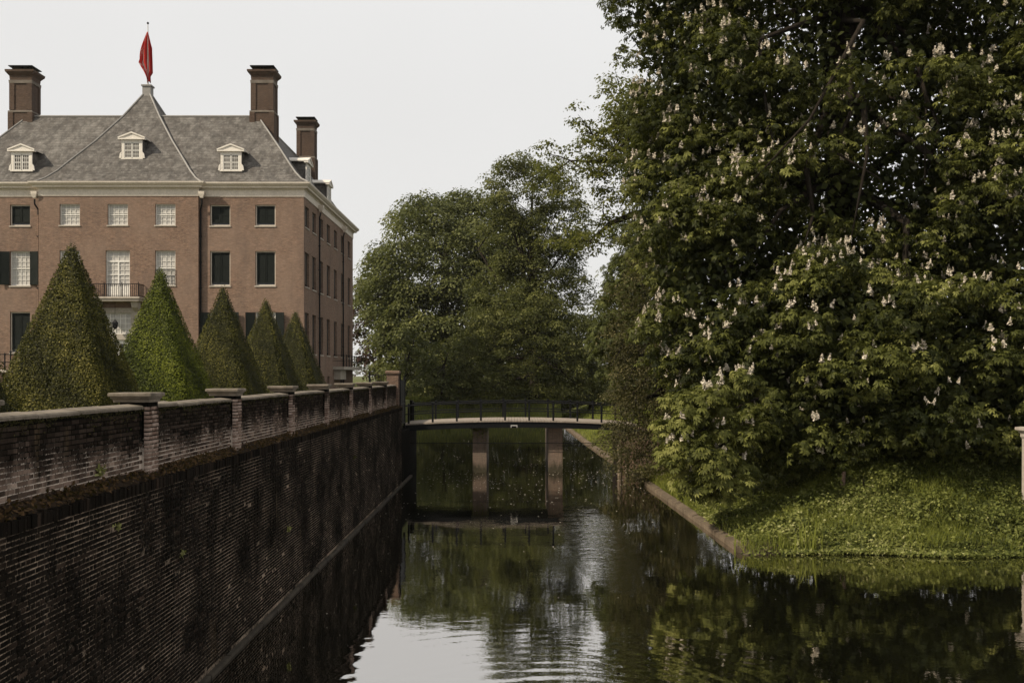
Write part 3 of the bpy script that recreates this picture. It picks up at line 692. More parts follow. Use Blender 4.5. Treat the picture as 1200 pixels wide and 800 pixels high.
# wall steps back beyond the parapet and runs on behind the bridge
MB().box(-13.5, -5.28, 52.7, 53.25, -1.2, 3.5).box(-13.6,-13.0,53.26,124,-1.2,3.5).build('rear_wall', M['brick_low'], wall)
mba = MB().box(-6.2, -5.05, Y1+.01, 52.69, -1.2, 2.22); mba.build('abutment', M['brick_low'], wall)

par = thing('parapet_wall', 'mossy brick parapet with stone coping and flat capped piers, above the ledge of the moat wall', 'parapet', (PX_, 9.5, ZL))
PT, PB = 4.34, ZL+.06
MB().box(PX_-.38, PX_-.002, Y0, Y1-.4, 3.2, PT).build('mortar_bed', M['mortar_par'], par)
piers = [4.9, 9.35, 13.8, 18.1, 22.6, 26.9, 31.0, 35.2, 39.4]
def inpier(b): return any(p-.19 < (b[0]+b[1])/2 < p+.19 for p in piers)
B = [b for b in bricks(PX_, Y0, Y1-.45, PB, PT, PITCH, rb) if not inpier(b)]
near, rest = split(B, 9.8, lambda y: 0)
brick_objs(PX_, near, par, M['brick_par'], 'par'); brick_mesh(PX_, rest, par, M['brick_par'])
for i, p in enumerate(piers):
    pr = MB().box(PX_-.3, PX_+.085, p-.185, p+.185, ZL-.02, 4.44).build('pier', M['mortar_par'], par)
    Bp = bricks(PX_+.09, p-.19, p+.19, ZL+.03, 4.43, PITCH, rb)
    Bp = [b[:5]+(min(1, b[5]+.22),)+b[6:] for b in Bp]
    brick_mesh(PX_+.09, Bp, pr, M['brick_pier'])
    # end faces of the pier
    MB().sqstack(PX_-.14, p, [(.245,.205,4.435),(.25,.215,4.475),(.27,.245,4.49),(.27,.245,4.512),(.288,.28,4.514),(.292,.285,4.525),(.292,.285,4.556),(.28,.27,4.566)]).build('pier_cap', M['coping'], pr)
edges = [Y0-.2] + piers + [Y1-.55]
for i in range(len(edges)-1):
    a, b = edges[i]+.21, edges[i+1]-.21; ns = max(1, round((b-a)/1.05)); L = (b-a)/ns
    for q in range(ns):
        y0_, y1_ = a+q*L+.004, a+(q+1)*L-.004; dz = rb.normal(0,.004)
        V = [(x, yv, z+dz) for yv in (y0_, y1_) for (x, z) in ((PX_-.42,PT+.003),(PX_+.032,PT+.003),(PX_+.036,PT+.034),(PX_+.015,PT+.052),(PX_-.18,PT+.075),(PX_-.42,PT+.05))]
        Fs = [tuple(range(6)), tuple(range(11,5,-1))] + [(k_, 6+k_, 6+(k_+1)%6, (k_+1)%6) for k_ in range(6)]
        obj('coping_stone', V, [f[::-1] for f in Fs], M['coping'], par)
# moss hanging in fringes under the coping, and a few tufts
n = 7500; yv = 6+(Y1-7)*rb.uniform(0,1,n)**1.5; den = np.sin(yv*2.1)+np.sin(yv*5.3+1)+.8*np.sin(yv*11+2)
dep = rb.exponential(.07, n)*np.clip(.5+.45*den,.06,2); pts = np.stack([np.full(n,PX_+.015)+rb.uniform(0,.03,n), yv, PT-.0-dep], -1)
V, Fs, kk = scatter(pts, np.array([1,0,.3])+.6*rb.normal(size=(n,3)), rb.uniform(.012,.032,n), rnd=rb)
obj('moss', V, Fs, M['moss'], par, tint=np.repeat(np.clip(rb.beta(2,3,n),0,1),kk), kind='stuff')
def tuft(name, label, c, nrm, n, L, mat):
    b = np.repeat(np.array([c]), n, 0) + rb.normal(0, L*.35, (n,3))*np.array([.4,1,.5])
    V, Fs, kk = scatter(b, np.array(nrm)+.7*rb.normal(size=(n,3)), L*rb.uniform(.3,.8,n), rnd=rb)
    o = obj(name, V, Fs, M[mat], tint=np.repeat(rb.uniform(.5,1,n),kk)); tag(o, label, 'plant'); return o
tuft('fern_tuft', 'small bright green tuft sprouting from the parapet bricks just above the ledge', (PX_+.05, 12.15, 3.64), (1,0,.6), 40, .11, 'cover')

for (y_, z_, L_, lab) in ((14.6, 2.2, .10, 'little fern rooted in the blackened moat wall, lower of the two near ferns'), (12.2, 2.95, .08, 'little fern rooted in the moat wall just below the ledge, nearest fern'), (21.5, 1.5, .12, 'little fern low on the moat wall, middle distance'), (30.5, 2.3, .14, 'pale tuft on the moat wall nearest the footbridge')):
    tuft('wall_fern', lab, (WX+.015, y_, z_), (1,0,.5), 36, L_, 'moss' if L_ > .12 else 'cover')
# end pier of the parapet, gate beside it
ep = thing('gate_pier', 'reddish brick pier that ends the parapet beside the footbridge', 'pier', (-5.25, 43.7, 3.4))
MB().box(-5.48, -4.97, 43.48, 43.98, 3.3, 4.86).build('shaft', M['pbrick'], ep)
MB().sqstack(-5.225, 43.73, [(.28,.28,4.862),(.31,.31,4.90),(.31,.31,4.98),(.27,.27,5.02)]).build('pier_cap', M['pbrick'], ep)
gt = thing('iron_gate', 'tall black iron gate standing open, edge on, at the left end of the footbridge', 'gate', (-5.0, 45.0, 2.5))
MB().box(-5.02,-4.93,44.1,44.18,2.4,4.95).box(-5.02,-4.93,46.0,46.08,2.4,4.75).build('gate_post', M['iron'], gt)
MB().box(-5.0,-4.95,44.18,46.0,4.55,4.60).box(-5.0,-4.95,44.18,46.0,2.62,2.67).box(-5.0,-4.95,44.18,46.0,3.5,3.55).build('rail', M['iron'], gt)
for q in range(14): MB().box(-4.99,-4.96,44.26+q*.122,44.35+q*.122,2.67,4.55).build('bar', M['iron'], gt)
gf = thing('garden_fence', 'short run of black iron railing behind the end of the parapet', 'fence', (-6.2, 45.2, 3.5))
MB().box(-6.50,-6.42,45.1,45.18,3.4,4.98).build('post', M['iron'], gf)
MB().box(-6.42,-5.5,45.12,45.16,4.80,4.83).box(-6.42,-5.5,45.12,45.16,3.7,3.73).build('rail', M['iron'], gf)
for q in range(7): MB().box(-6.32+q*.125,-6.30+q*.125,45.13,45.15,3.5,4.9).build('bar', M['iron'], gf)

# ------------------------------------------------------------------ footbridge
br = thing('footbridge', 'low arched footbridge with black iron railings on two brick piers across the moat', 'bridge', (.15, 51, 0))
YN, YF = 49.0, 52.7
def dz(x): return 2.60 - .17*((x-.15)/5.4)**2
NS = 40; bx = np.linspace(-5.4, 6.2, NS+1)
npl = 78; pe = np.linspace(-5.35, 6.2, npl+1)
for i in range(npl):
    a, b = pe[i], pe[i+1]-.012
    V = [(x, yv, dz(x)-t) for yv in (YN-.06, YF+.06) for (x, t) in ((a,.07),(b,.07),(b,0),(a,0))]
    obj('deck_plank', V, [(3,2,1,0),(4,5,6,7),(0,1,5,4),(1,2,6,5),(2,3,7,6),(3,0,4,7)], M['deck'], br)
for yb_ in (YN, YN+1.2, YN+2.4, YF-.12):
    mb = MB()
    for i in range(NS):
        a, b = bx[i], bx[i+1]; V = [(x, yv, z) for yv in (yb_, yb_+.12) for (x, z) in ((a,dz(a)-.36),(b,dz(b)-.36),(b,dz(b)-.072),(a,dz(a)-.072))]
        mb.add(V, [(3,2,1,0),(4,5,6,7),(0,1,5,4),(2,3,7,6)])
    mb.add([(bx[0],yb_,2.1),(bx[0],yb_+.12,2.1),(bx[0],yb_+.12,2.3),(bx[0],yb_,2.3)], [(0,1,2,3)])
    mb.build('beam', M['iron'], br)
for side, (yr, x0, st) in enumerate(((YN+.02, -5.09, 1.187), (YF-.02, -5.22, 1.187))):
    for hgt, rr_ in ((.88,.036),(.46,.026)):
        MB().tube([(x, yr, dz(x)+hgt) for x in np.linspace(-5.3, 6.1, 24)], rr_, 6).build('rail', M['iron'], br)
    for q in range(10):
        x = x0+q*st; z = dz(x)
        MB().box(x-.046,x+.046,yr-.046,yr+.046,z+.002,z+.90).sqstack(x, yr, [(.026,.026,z+.90),(.05,.05,z+.925),(.05,.05,z+.96),(.02,.02,z+.99)]).build('railing_post', M['iron'], br)
for xa, xb in ((-1.96,-1.27),(1.82,2.52)):
    pr = MB().box(xa, xb, 49.66, 54.2, -1.2, 2.19).build('pier', M['wetbrick'], br)
n = 260
pts = np.stack([rb.uniform(-2.02,-1.2,n), np.full(n,49.62)-rb.uniform(0,.06,n), 2.2-rb.exponential(.22,n)*(.4+.6*rb.uniform(0,1,n))],-1)
V, Fs, kk = scatter(pts, np.array([0,-1,.5])+.6*rb.normal(size=(n,3)), rb.uniform(.04,.1,n), rnd=rb)
tag(obj('ivy', V, Fs, M['leaf_bush'], tint=np.repeat(rb.uniform(.2,.9,n),kk)), 'small ivy growing at the top of the left bridge pier', 'plant')
MB().box(-.06,.26,48.955,48.985,2.36,2.37).box(-.06,-.03,48.955,48.985,2.24,2.36).box(.23,.26,48.955,48.985,2.24,2.36).box(-.03,.23,48.955,48.985,2.33,2.36).build('plaque_frame', M['pole'], br)
MB().tube([(-5.1,49.4,1.45),(5.4,49.4,1.45)], .016, 6).tube([(2.2,49.4,1.33),(5.4,49.4,1.33)], .012, 6).build('pipe', M['iron'], br)
MB().box(5.35, 8.5, 49.2, 53.0, -1.2, 2.05).build('abutment', M['pbrick'], br)
for i, (px, d, top, w, lab) in enumerate(((726.5,48.0,1.55,.12,'taller weathered timber mooring post below the right end of the footbridge'),(734.5,46.6,1.05,.09,'shorter weathered timber mooring post nearer the camera below the right end of the footbridge'))):
    x = P(px,0,d)[0]; t = thing('mooring_post', lab, 'post', (x,d,0), 'timber posts by the right bank')
    MB().lathe(x, d, [(w*1.02,-1),(w,.2),(w*.96,top-.03),(w*.7,top)], 10).build('post', M['timber'], t)
# edging along the right bank
ed = thing('bank_edging', 'weathered pale edging boards along the water on the right bank', 'edging', (6.0, 30, 0))
yv = np.arange(27.0, 95, 1.55)
for a in yv:
    b = a+1.52; xa, xb = float(xe(a)), float(xe(b)); h = .13+rb.normal(0,.01)
    V = []
    for (x, y_) in ((xa,a),(xb,b)):
        V += [(x-.02,y_,-.6),(x+.20,y_,-.6),(x+.20,y_,h+.06),(x-.02,y_,h)]
    obj('edging_board', V, [(0,1,2,3),(7,6,5,4),(0,4,5,1),(1,5,6,2),(2,6,7,3),(3,7,4,0)], M['edging'], ed)
# ------------------------------------------------------------------ castle
XL, XR, YA, YB, ZB = -44.5, -16.1, 77.0, 100.7, 3.4
RA, RB_, YR = -36.45, -24.15, 76.65
ZF, ZE = 18.62, 19.66
ca = thing('castle', 'large brown brick country house with grey slate roof, tall chimneys and rows of windows', 'house', (-30.3, 77, 3.5))
def facade(mb, O, U, L, z0, z1, holes, depth, nrm):
    """wall sheet with window openings and their reveals; holes = (u0,u1,z0,z1)"""
    us = sorted({0, L} | {h[0] for h in holes} | {h[1] for h in holes}); zs = sorted({z0, z1} | {h[2] for h in holes} | {h[3] for h in holes})
    O = Vector(O); U = Vector(U); Nn = Vector(nrm); Z = Vector((0,0,1))
    pt = lambda u, z, d=0: O + U*u + Z*z - Nn*d
    for i in range(len(us)-1):
        for j in range(len(zs)-1):
            uc, zc = (us[i]+us[i+1])/2, (zs[j]+zs[j+1])/2
            if any(h[0] < uc < h[1] and h[2] < zc < h[3] for h in holes): continue
            mb.add([pt(us[i],zs[j]),pt(us[i+1],zs[j]),pt(us[i+1],zs[j+1]),pt(us[i],zs[j+1])], [(0,1,2,3)])
    for (a,b,c,d) in holes:
        for (p,q) in (((a,c),(a,d)),((a,d),(b,d)),((b,d),(b,c)),((b,c),(a,c))):
            mb.add([pt(*p),pt(*q),pt(*q,depth),pt(*p,depth)], [(0,1,2,3)])
fx = lambda px: (px-600)*77/F
rows = [(16.38, 18.0), (11.75, 14.42), (6.55, 9.72)]
cols = [-31, 23.5, 84, 140, 195.5, 258, 311]
WW = 1.56
wb = MB(); holes = {0: [], 1: [], 2: []}; wins = []
for ci_, px in enumerate(cols):
    for ri, (za, zb) in enumerate(rows):
        x = fx(px); seg = 0 if ci_ < 2 else (1 if ci_ < 5 else 2); ww = WW; z_a = za
        if ci_ == 3 and ri == 1: z_a, ww = 10.75, 1.86
        if ci_ == 3 and ri == 2: z_a, zb, ww = 4.4, 9.75, 2.1
        holes[seg].append((x-ww/2, x+ww/2, z_a, zb)); wins.append((x, YR if seg == 1 else YA, z_a, zb, ww, ci_, ri))
sh = lambda hs, x0: [(a-x0, b-x0, c, d) for a, b, c, d in hs]
facade(wb, (XL,YA,0), (1,0,0), RA-XL, ZB, ZF+.3, sh(holes[0],XL), .32, (0,-1,0))
facade(wb, (RA,YR,0), (1,0,0), RB_-RA, ZB, ZF+.3, sh(holes[1],RA), .32, (0,-1,0))
facade(wb, (RB_,YA,0), (1,0,0), XR-RB_, ZB, ZF+.3, sh(holes[2],RB_), .32, (0,-1,0))
wb.add([(RA,YR,ZB),(RA,YA,ZB),(RA,YA,ZF),(RA,YR,ZF)], [(3,2,1,0)]); wb.add([(RB_,YR,ZB),(RB_,YA,ZB),(RB_,YA,ZF),(RB_,YR,ZF)], [(0,1,2,3)])
sy = [78.2, 81.05, 84.1, 87.3, 90.8, 94.5, 98.4]
sh_holes = []; 
for y_ in sy:
    for ri, (za, zb) in enumerate(rows): sh_holes.append((y_-.78-YA, y_+.78-YA, za, zb))
bas = [(y_-.5-YA, y_+.5-YA, 3.95, 4.75) for y_ in (84.1, 87.3)]
facade(wb, (XR,YA,0), (0,1,0), YB-YA, ZB, ZF+.3, sh_holes+bas+[(93.2-YA, 96.2-YA, 3.42, 5.1)], .32, (1,0,0))
wb.add([(XL,YA,ZB),(XL,YB,ZB),(XL,YB,ZF),(XL,YA,ZF)], [(0,1,2,3)]); wb.add([(XL,YB,ZB),(XR,YB,ZB),(XR,YB,ZF),(XL,YB,ZF)], [(3,2,1,0)])
wb.build('wall', M['hbrick'], ca)
MB().box(XL+.4, XR-.4, YA+.42, YB-.4, ZB, ZF-.1).build('interior', M['glass'], ca)
# brick lintels over the front windows (flat arches, slightly proud)
# windows: local origin = bottom centre of the opening at the wall face, wall normal -y
def win_proto(kind, w, h):
    d0 = .16
    fr = MB(); t = .085
    fr.box(-w/2, -w/2+t, d0, d0+.14, 0, h).box(w/2-t, w/2, d0, d0+.14, 0, h).box(-w/2+t, w/2-t, d0, d0+.14, 0, t).box(-w/2+t, w/2-t, d0, d0+.14, h-t, h)
    if kind not in ('shut','side'):
        nx_ = 4; nz_ = max(4, round(h/.36)); iw, ih = w-2*t, h-2*t
        fr.box(-w/2+t, w/2-t, d0+.015, d0+.09, t+ih*.5-.035, t+ih*.5+.035)
        if kind == 'door': fr.box(-.05, .05, d0+.013, d0+.1, t, h*.78).box(-w/2+t, w/2-t, d0+.01, d0+.1, h*.78-.06, h*.78+.06).box(-w/2+t, w/2-t, d0+.03, d0+.08, t, t+.85)
        for i in range(1, nx_): x = -iw/2+iw*i/nx_; fr.box(x-.016, x+.016, d0+.04, d0+.075, t, h-t)
        for i in range(1, nz_): z = t+ih*i/nz_; fr.box(-iw/2, iw/2, d0+.042, d0+.073, z-.016, z+.016)
    me = fr.me('window', M[{'shut':'cream','side':'brown_shutter'}.get(kind,'white')])
    o = bpy.data.objects.new('window', me); COL.objects.link(o)
    def sub(name, mb, mat): s = bpy.data.objects.new(name, mb.me(name, M[mat])); COL.objects.link(s); s.parent = o; return s
    sub('sill', MB().box(-w/2-.06, w/2+.06, -.06, d0-.005, -.11, -.004, .01), 'stone')
    if kind in ('shut', 'side'):
        m_ = 'shutter' if kind == 'shut' else 'brown_shutter'
        for s in (-1, 1):
            mb = MB(); xa, xb = sorted((s*.012, s*(w/2-t-.01)))
            mb.box(xa, xb, d0+.02, d0+.05, t+.16, h-t-.01)
            nr = max(2, round(h/1.1))
            for q in range(nr+1): z = t+.16+(h-2*t-.26)*q/nr; mb.box(xa, xb, d0-.005, d0+.018, z, z+.09)
            mb.box(xa, xa+.08, d0-.006, d0+.0185, t+.16, h-t-.01).box(xb-.08, xb, d0-.006, d0+.0185, t+.16, h-t-.01)
            sub('shutter', mb, m_)
        sub('pane', MB().box(-w/2+t, w/2-t, d0+.08, d0+.1, t, h-t), 'glass')
    else:
        sub('pane', MB().box(-w/2+t, w/2-t, d0+.078, d0+.1, t, h-t), 'blind')
        if kind == 'open':
            for s in (-1, 1):
                mb = MB(); L = .74; a = R(22)
                for (u0,u1,t0,t1,z0,z1) in ((0,L,0,.04,.06,h-.04),(0,.08,-.02,.06,.06,h-.04),(L-.08,L,-.02,.06,.06,h-.04),(.08,L-.08,-.02,.06,h*.48,h*.53)):
                    V = []
                    for (u,tt_) in ((u0,t0),(u1,t0),(u1,t1),(u0,t1)):
                        px_ = s*(w/2+.02+u*math.cos(a)+0*tt_); py_ = -.03-u*math.sin(a)*.55-tt_; V.append((px_,py_))
                    mb.add([(p[0],p[1],z0) for p in V]+[(p[0],p[1],z1) for p in V], [(0,3,2,1),(4,5,6,7),(0,1,5,4),(1,2,6,5),(2,3,7,6),(3,0,4,7)])
                sub('shutter', mb, 'shutter')
    return o
protos = {}
def put_window(kind, w, h, loc, rot=0):
    key = (kind, round(w,2), round(h,2)); L0 = wloc(ca)
    if key not in protos: protos[key] = o = win_proto(kind, w, h); o.parent = ca
    else: o = copy_tree(protos[key], ca)
    o.location = tuple(np.array(loc)-L0); o.rotation_euler = (0,0,rot)
for (x, yw, za, zb, ww, ci_, ri) in wins:
    if ci_ == 3 and ri == 2: continue
    kind = 'blind'
    if ci_ in (0,1,5,6): kind = 'shut'
    if (ci_ in (0,1) and ri == 1) or (ci_ in (5,6) and ri == 2): kind = 'open'
    if ci_ == 3 and ri == 1: kind = 'door'
    put_window(kind, ww, zb-za, (x, yw, za))
for y_ in sy:
    for ri, (za, zb) in enumerate(rows): put_window('side', 1.56, zb-za, (XR, y_, za), R(90))
for a_ in bas: MB().box(XR-.32, XR-.28, YA+a_[0], YA+a_[1], a_[2], a_[3]).build('basement_window', M['glass'], ca)
MB().box(XR-.34, XR-.30, 93.2, 96.2, 3.42, 5.1).build('basement_door', M['glass'], ca)
# frieze and cornice
def ringprof(prof, mat, name):
    """sweep a profile (outset, z) round the plan, with the projecting centre bay"""
    mb = MB()
    plan = [(XL,YA,-1,-1),(RA,YA,-1,-1),(RA,YR,-1,-1),(RB_,YR,1,-1),(RB_,YA,1,-1),(XR,YA,1,-1),(XR,YB,1,1),(XL,YB,-1,1)]
    def off(i, o):
        x, y_, sx, sy_ = plan[i]
        if i in (1, 4): return (x + (o if i == 4 else -o), y_ - o)
        return (x+sx*o, y_+sy_*o)
    rings = [[off(i, o)+(z,) for i in range(8)] for o, z in prof]
    mb.rings(rings, caps=False); return mb.build(name, mat, ca)
ringprof([(0.0,ZF),(.05,ZF),(.05,ZF+.5),(.10,ZF+.53),(.10,ZF+.62)], M['cream'], 'frieze')
ringprof([(.06,ZF+.61),(.34,ZF+.63),(.36,ZF+.74),(.44,ZF+.80),(.50,ZF+.86),(.56,ZF+.93),(.58,ZF+1.04),(.50,ZF+1.05),(.2,ZF+1.0)], M['cream'], 'cornice')
# roof
mb = MB()
def rect(o, z): return [(XL+o,YA+o,z),(XR-o,YA+o,z),(XR-o,YB-o,z),(XL+o,YB-o,z)]
RP = [(-.42,ZE),(.25,20.05),(.8,20.62),(1.4,21.42),(2.2,22.58),(4.75,26.05),(5.1,25.95),(9,25.4)]
def dens_rings(prof):
    return [rect(o,z) for o,z in prof]
mb.rings(dens_rings(RP), caps=False); mb.add(rect(9,25.4), [(0,1,2,3)])
PC = (-30.3, 82.85)
PP_ = [(6.42,ZE-.02),(5.85,20.05),(5.2,20.75),(4.5,21.7),(3.1,23.55),(1.5,25.95),(.28,28.1)]
mb.rings([[(PC[0]-w,PC[1]-w,z),(PC[0]+w,PC[1]-w,z),(PC[0]+w,PC[1]+w,z),(PC[0]-w,PC[1]+w,z)] for w,z in PP_], caps=False)
mb.build('roof', M['slate'], ca)
hm = MB()
for sx, sy_ in ((-1,-1),(1,-1),(1,1),(-1,1)):
    hm.tube([(PC[0]+sx*w, PC[1]+sy_*w, z+.03) for w,z in PP_], .075, 6)
for (cx,sx,cy,sy_) in ((XL,1,YA,1),(XR,-1,YA,1),(XR,-1,YB,-1)):
    hm.tube([(cx+sx*o, cy+sy_*o, z+.03) for o,z in RP[:6]], .07, 6)
hm.tube([(XL+4.75,YA+4.75,26.08),(XR-4.75,YA+4.75,26.08),(XR-4.75,YB-4.75,26.08)], .08, 6)
hm.build('hip_flashing', M['lead'], ca)
MB().sqstack(PC[0],PC[1],[(.34,.34,27.95),(.34,.34,28.75),(.42,.42,28.78),(.42,.42,28.9),(.1,.1,28.95)]).build('apex_block', M['lead'], ca)
# valley lines beside the pyramid
# chimneys
def chimney(cx, cy, zb, zt, s=1.0):
    w = .86*s; d = .72*s; H = zt-zb
    mb = MB().sqstack(cx, cy, [(w+.08,d+.08,zb),(w+.08,d+.08,zb+H*.36),(w,d,zb+H*.375),(w,d,zt-1.35*s)])
    o = mb.build('chimney', M['cbrick'], ca)
    st = MB().sqstack(cx, cy, [(w+.14,d+.14,zb+H*.355),(w+.14,d+.14,zb+H*.375),(w+.03,d+.03,zb+H*.385)])
    st.build('string_course', M['brownstone'], o)
    pb = MB()
    for sx in (-1,1):
        for sy2 in (-1,1):
            for (z0,z1,e) in ((zb,zb+H*.355,.085),(zb+H*.39,zt-1.45*s,.006)):
                x0,x1 = sorted((cx+sx*(w+e+.06-.42*s), cx+sx*(w+e+.06))); y0_,y1_ = sorted((cy+sy2*(d+e+.06-.36*s), cy+sy2*(d+e+.06))); pb.box(x0,x1,y0_,y1_,z0,z1)
    pb.build('corner_pilaster', M['cbrick'], o)
    MB().sqstack(cx,cy,[(w+.08,d+.08,zt-1.45*s),(w+.10,d+.10,zt-1.2*s),(w+.04,d+.04,zt-1.19*s)]).build('neck_band', M['brownstone'], o)
    MB().sqstack(cx,cy,[(w+.03,d+.03,zt-1.2*s),(w+.06,d+.06,zt-.85*s),(w+.30*s,d+.30*s,zt-.55*s),(w+.32*s,d+.32*s,zt-.38*s),(w+.05,d+.05,zt-.36*s)]).build('chimney_cap', M['cbrick'], o)
    tp = MB().box(cx-w-.12,cx+w+.12,cy-d-.12,cy+d+.12,zt-.07,zt)
    for sx in (-1,0,1):
        for sy2 in (-1,1): tp.box(cx+sx*(w-.15)-.05,cx+sx*(w-.15)+.05,cy+sy2*(d-.15)-.05,cy+sy2*(d-.15)+.05,zt-.37*s,zt-.072)
    tp.build('rain_cover', M['iron'], o)
chimney(-20.45, 82.2, 24.2, 30.15); chimney(-40.2, 82.2, 24.2, 30.15); chimney(-19.95, 96.8, 23.6, 29.75, .92)
# dormers (local: front face at y=0 facing -y)
def dormer(loc, rot=0, w=1.62, h=1.45, dep=2.6):
    L0 = wloc(ca); root = MB().box(-w/2+.02, w/2-.02, .04, dep, 0, h-.01).me('dormer', M['slate'])
    o = bpy.data.objects.new('dormer', root); COL.objects.link(o); o.parent = ca; o.location = tuple(np.array(loc)-L0); o.rotation_euler = (0,0,rot)
    def sub(name, mb, mat): s = bpy.data.objects.new(name, mb.me(name, M[mat])); COL.objects.link(s); s.parent = o
    fr = MB().box(-w/2, -w/2+.2, 0, .12, 0, h).box(w/2-.2, w/2, 0, .12, 0, h).box(-w/2+.2, w/2-.2, .001, .12, h-.2, h).box(-w/2-.06, w/2+.06, -.03, .12, -.09, -.002)
    for s in (-1,1):
        fr.rings([[(s*(w/2+.002),-.02,0),(s*(w/2+.2),-.02,0),(s*(w/2+.2),.1,0),(s*(w/2+.002),.1,0)],[(s*(w/2+.002),-.02,.35),(s*(w/2+.14),-.02,.35),(s*(w/2+.14),.1,.35),(s*(w/2+.002),.1,.35)],[(s*(w/2+.002),-.02,.5),(s*(w/2+.03),-.02,.5),(s*(w/2+.03),.1,.5),(s*(w/2+.002),.1,.5)]])
    sub('dormer_frame', fr, 'dormer_paint')
    pd = MB()
    hw = w/2+.24
    for (y0_,y1_,k1) in ((-.16,.2,1.0),):
        pd.box(-hw, hw, y0_, y1_, h+.002, h+.10)
        for s in (-1,1):
            pd.add([(s*hw,y0_,h+.10),(0,y0_,h+.50),(0,y0_,h+.62),(s*(hw+.02),y0_,h+.20),(s*hw,dep,h+.10),(0,dep,h+.50),(0,dep,h+.62),(s*(hw+.02),dep,h+.20)],
                   [(0,1,2,3),(4,7,6,5),(0,4,5,1),(1,5,6,2),(2,6,7,3),(3,7,4,0)])
        pd.add([(-hw+.05,y0_+.07,h+.102),(hw-.05,y0_+.07,h+.102),(0,y0_+.07,h+.52)], [(0,1,2)])
    sub('pediment', pd, 'dormer_paint')
    gl = MB(); 
    for s in (-1,1):
        xa, xb = sorted((s*.03, s*(w/2-.21))); gl.box(xa, xa+.06, .02, .08, .02, h-.2).box(xb-.06, xb, .02, .08, .02, h-.2).box(xa, xb, .021, .079, .02, .08).box(xa, xb, .021, .079, h-.27, h-.2)
        gl.box(xa+.06, xb-.06, .022, .078, h*.43-.03, h*.43+.03)
        for q in (1,2): x = xa+.06+(xb-xa-.12)*q/3; gl.box(x-.016,x+.016,.03,.07,.08,h-.27)
        for q in (.22,.66): gl.box(xa+.06,xb-.06,.031,.069,h*q-.014,h*q+.014)
    sub('casement', gl, 'white')
    sub('pane', MB().box(-w/2+.2, w/2-.2, .09, .11, 0, h-.2), 'glass')
dormer((fx(152)*1.013, 78.45, 21.92)); dormer((-21.95, 77.75, 20.82)); dormer((-38.3, 77.75, 20.82))
dormer((XR-.75, 82.6, 20.7), R(90), 1.6, 1.55); dormer((XR-.75, 92.0, 20.7), R(90), 1.6, 1.55)
# downpipes
def downpipe(pts, hop, mat='iron'):
    o = MB().tube(pts, .065, 8).build('downpipe', M[mat], ca)
    x, y_, z = hop
    MB().sqstack(x, y_, [(.10,.10,z-.5),(.22,.18,z-.2),(.24,.2,z)]).build('hopper', M['cream'], o)
    bands = MB()
    for z_ in np.arange(5.5, 17.5, 2.0): bands.box(pts[-1][0]-.09, pts[-1][0]+.09, pts[-1][1]-.09, pts[-1][1]+.09, z_, z_+.07)
    bands.build('pipe_band', M[mat], o)
downpipe([(RB_+.28,76.6,18.35),(RB_+.28,76.6,18.0),(RB_+.12,76.84,17.6),(RB_+.12,76.84,3.5)], (RB_+.28,76.6,18.95))
downpipe([(RA-.28,76.6,18.35),(RA-.28,76.6,18.0),(RA-.12,76.84,17.6),(RA-.12,76.84,17.2)], (RA-.28,76.6,18.95))
MB().tube([(RA-.12,76.86,17.2),(RA-.12,76.86,3.5)], .05, 6).build('downpipe', M['hbrick'], ca)
for y_ in (82.6, 94.2): downpipe([(XR+.24,y_,18.3),(XR+.14,y_,17.9),(XR+.14,y_,3.5)], (XR+.25,y_,18.9))
# balcony over the entrance
bxa, bxb, bya = -32.25, -28.3, 75.45
bal = MB().box(bxa, bxb, bya, YR-.003, 10.46, 10.74).box(bxa-.08, bxb+.08, bya-.08, YR-.004, 10.62, 10.78, .02).build('balcony', M['stone'], ca)
for x in (bxa+.25, bxb-.75):
    MB().rings([[(x,bya+.35,10.455),(x+.5,bya+.35,10.455),(x+.5,YR-.01,10.455),(x,YR-.01,10.455)],[(x+.02,bya+.5,10.0),(x+.48,bya+.5,10.0),(x+.48,YR-.01,10.0),(x+.02,YR-.01,10.0)],[(x+.05,YR-.3,9.75),(x+.45,YR-.3,9.75),(x+.45,YR-.01,9.75),(x+.05,YR-.01,9.75)]]).build('bracket', M['stone'], bal)
rl_ = MB().box(bxa,bxb,bya,bya+.05,11.72,11.77).box(bxa,bxb,bya,bya+.04,10.84,10.88)
for x in (bxa, bxb-.05): rl_.box(x,x+.05,bya+.05,YR,11.72,11.77).box(x,x+.05,bya+.05,YR,10.84,10.88)
rl_.build('rail', M['iron'], bal)
bars = MB()
for q in range(27): x = bxa+.03+q*(bxb-bxa-.06)/26; bars.box(x-.014,x+.014,bya+.005,bya+.035,10.78,11.72)
for q in range(8):
    y_ = bya+.12+q*.14
    for x in (bxa+.02, bxb-.03): bars.box(x-.013,x+.013,y_-.013,y_+.013,10.78,11.72)
for x in (bxa, bxa+1.3, bxb-1.3, bxb-.05): bars.box(x,x+.05,bya-.001,bya+.051,10.78,11.9)
bars.build('baluster', M['iron'], bal)
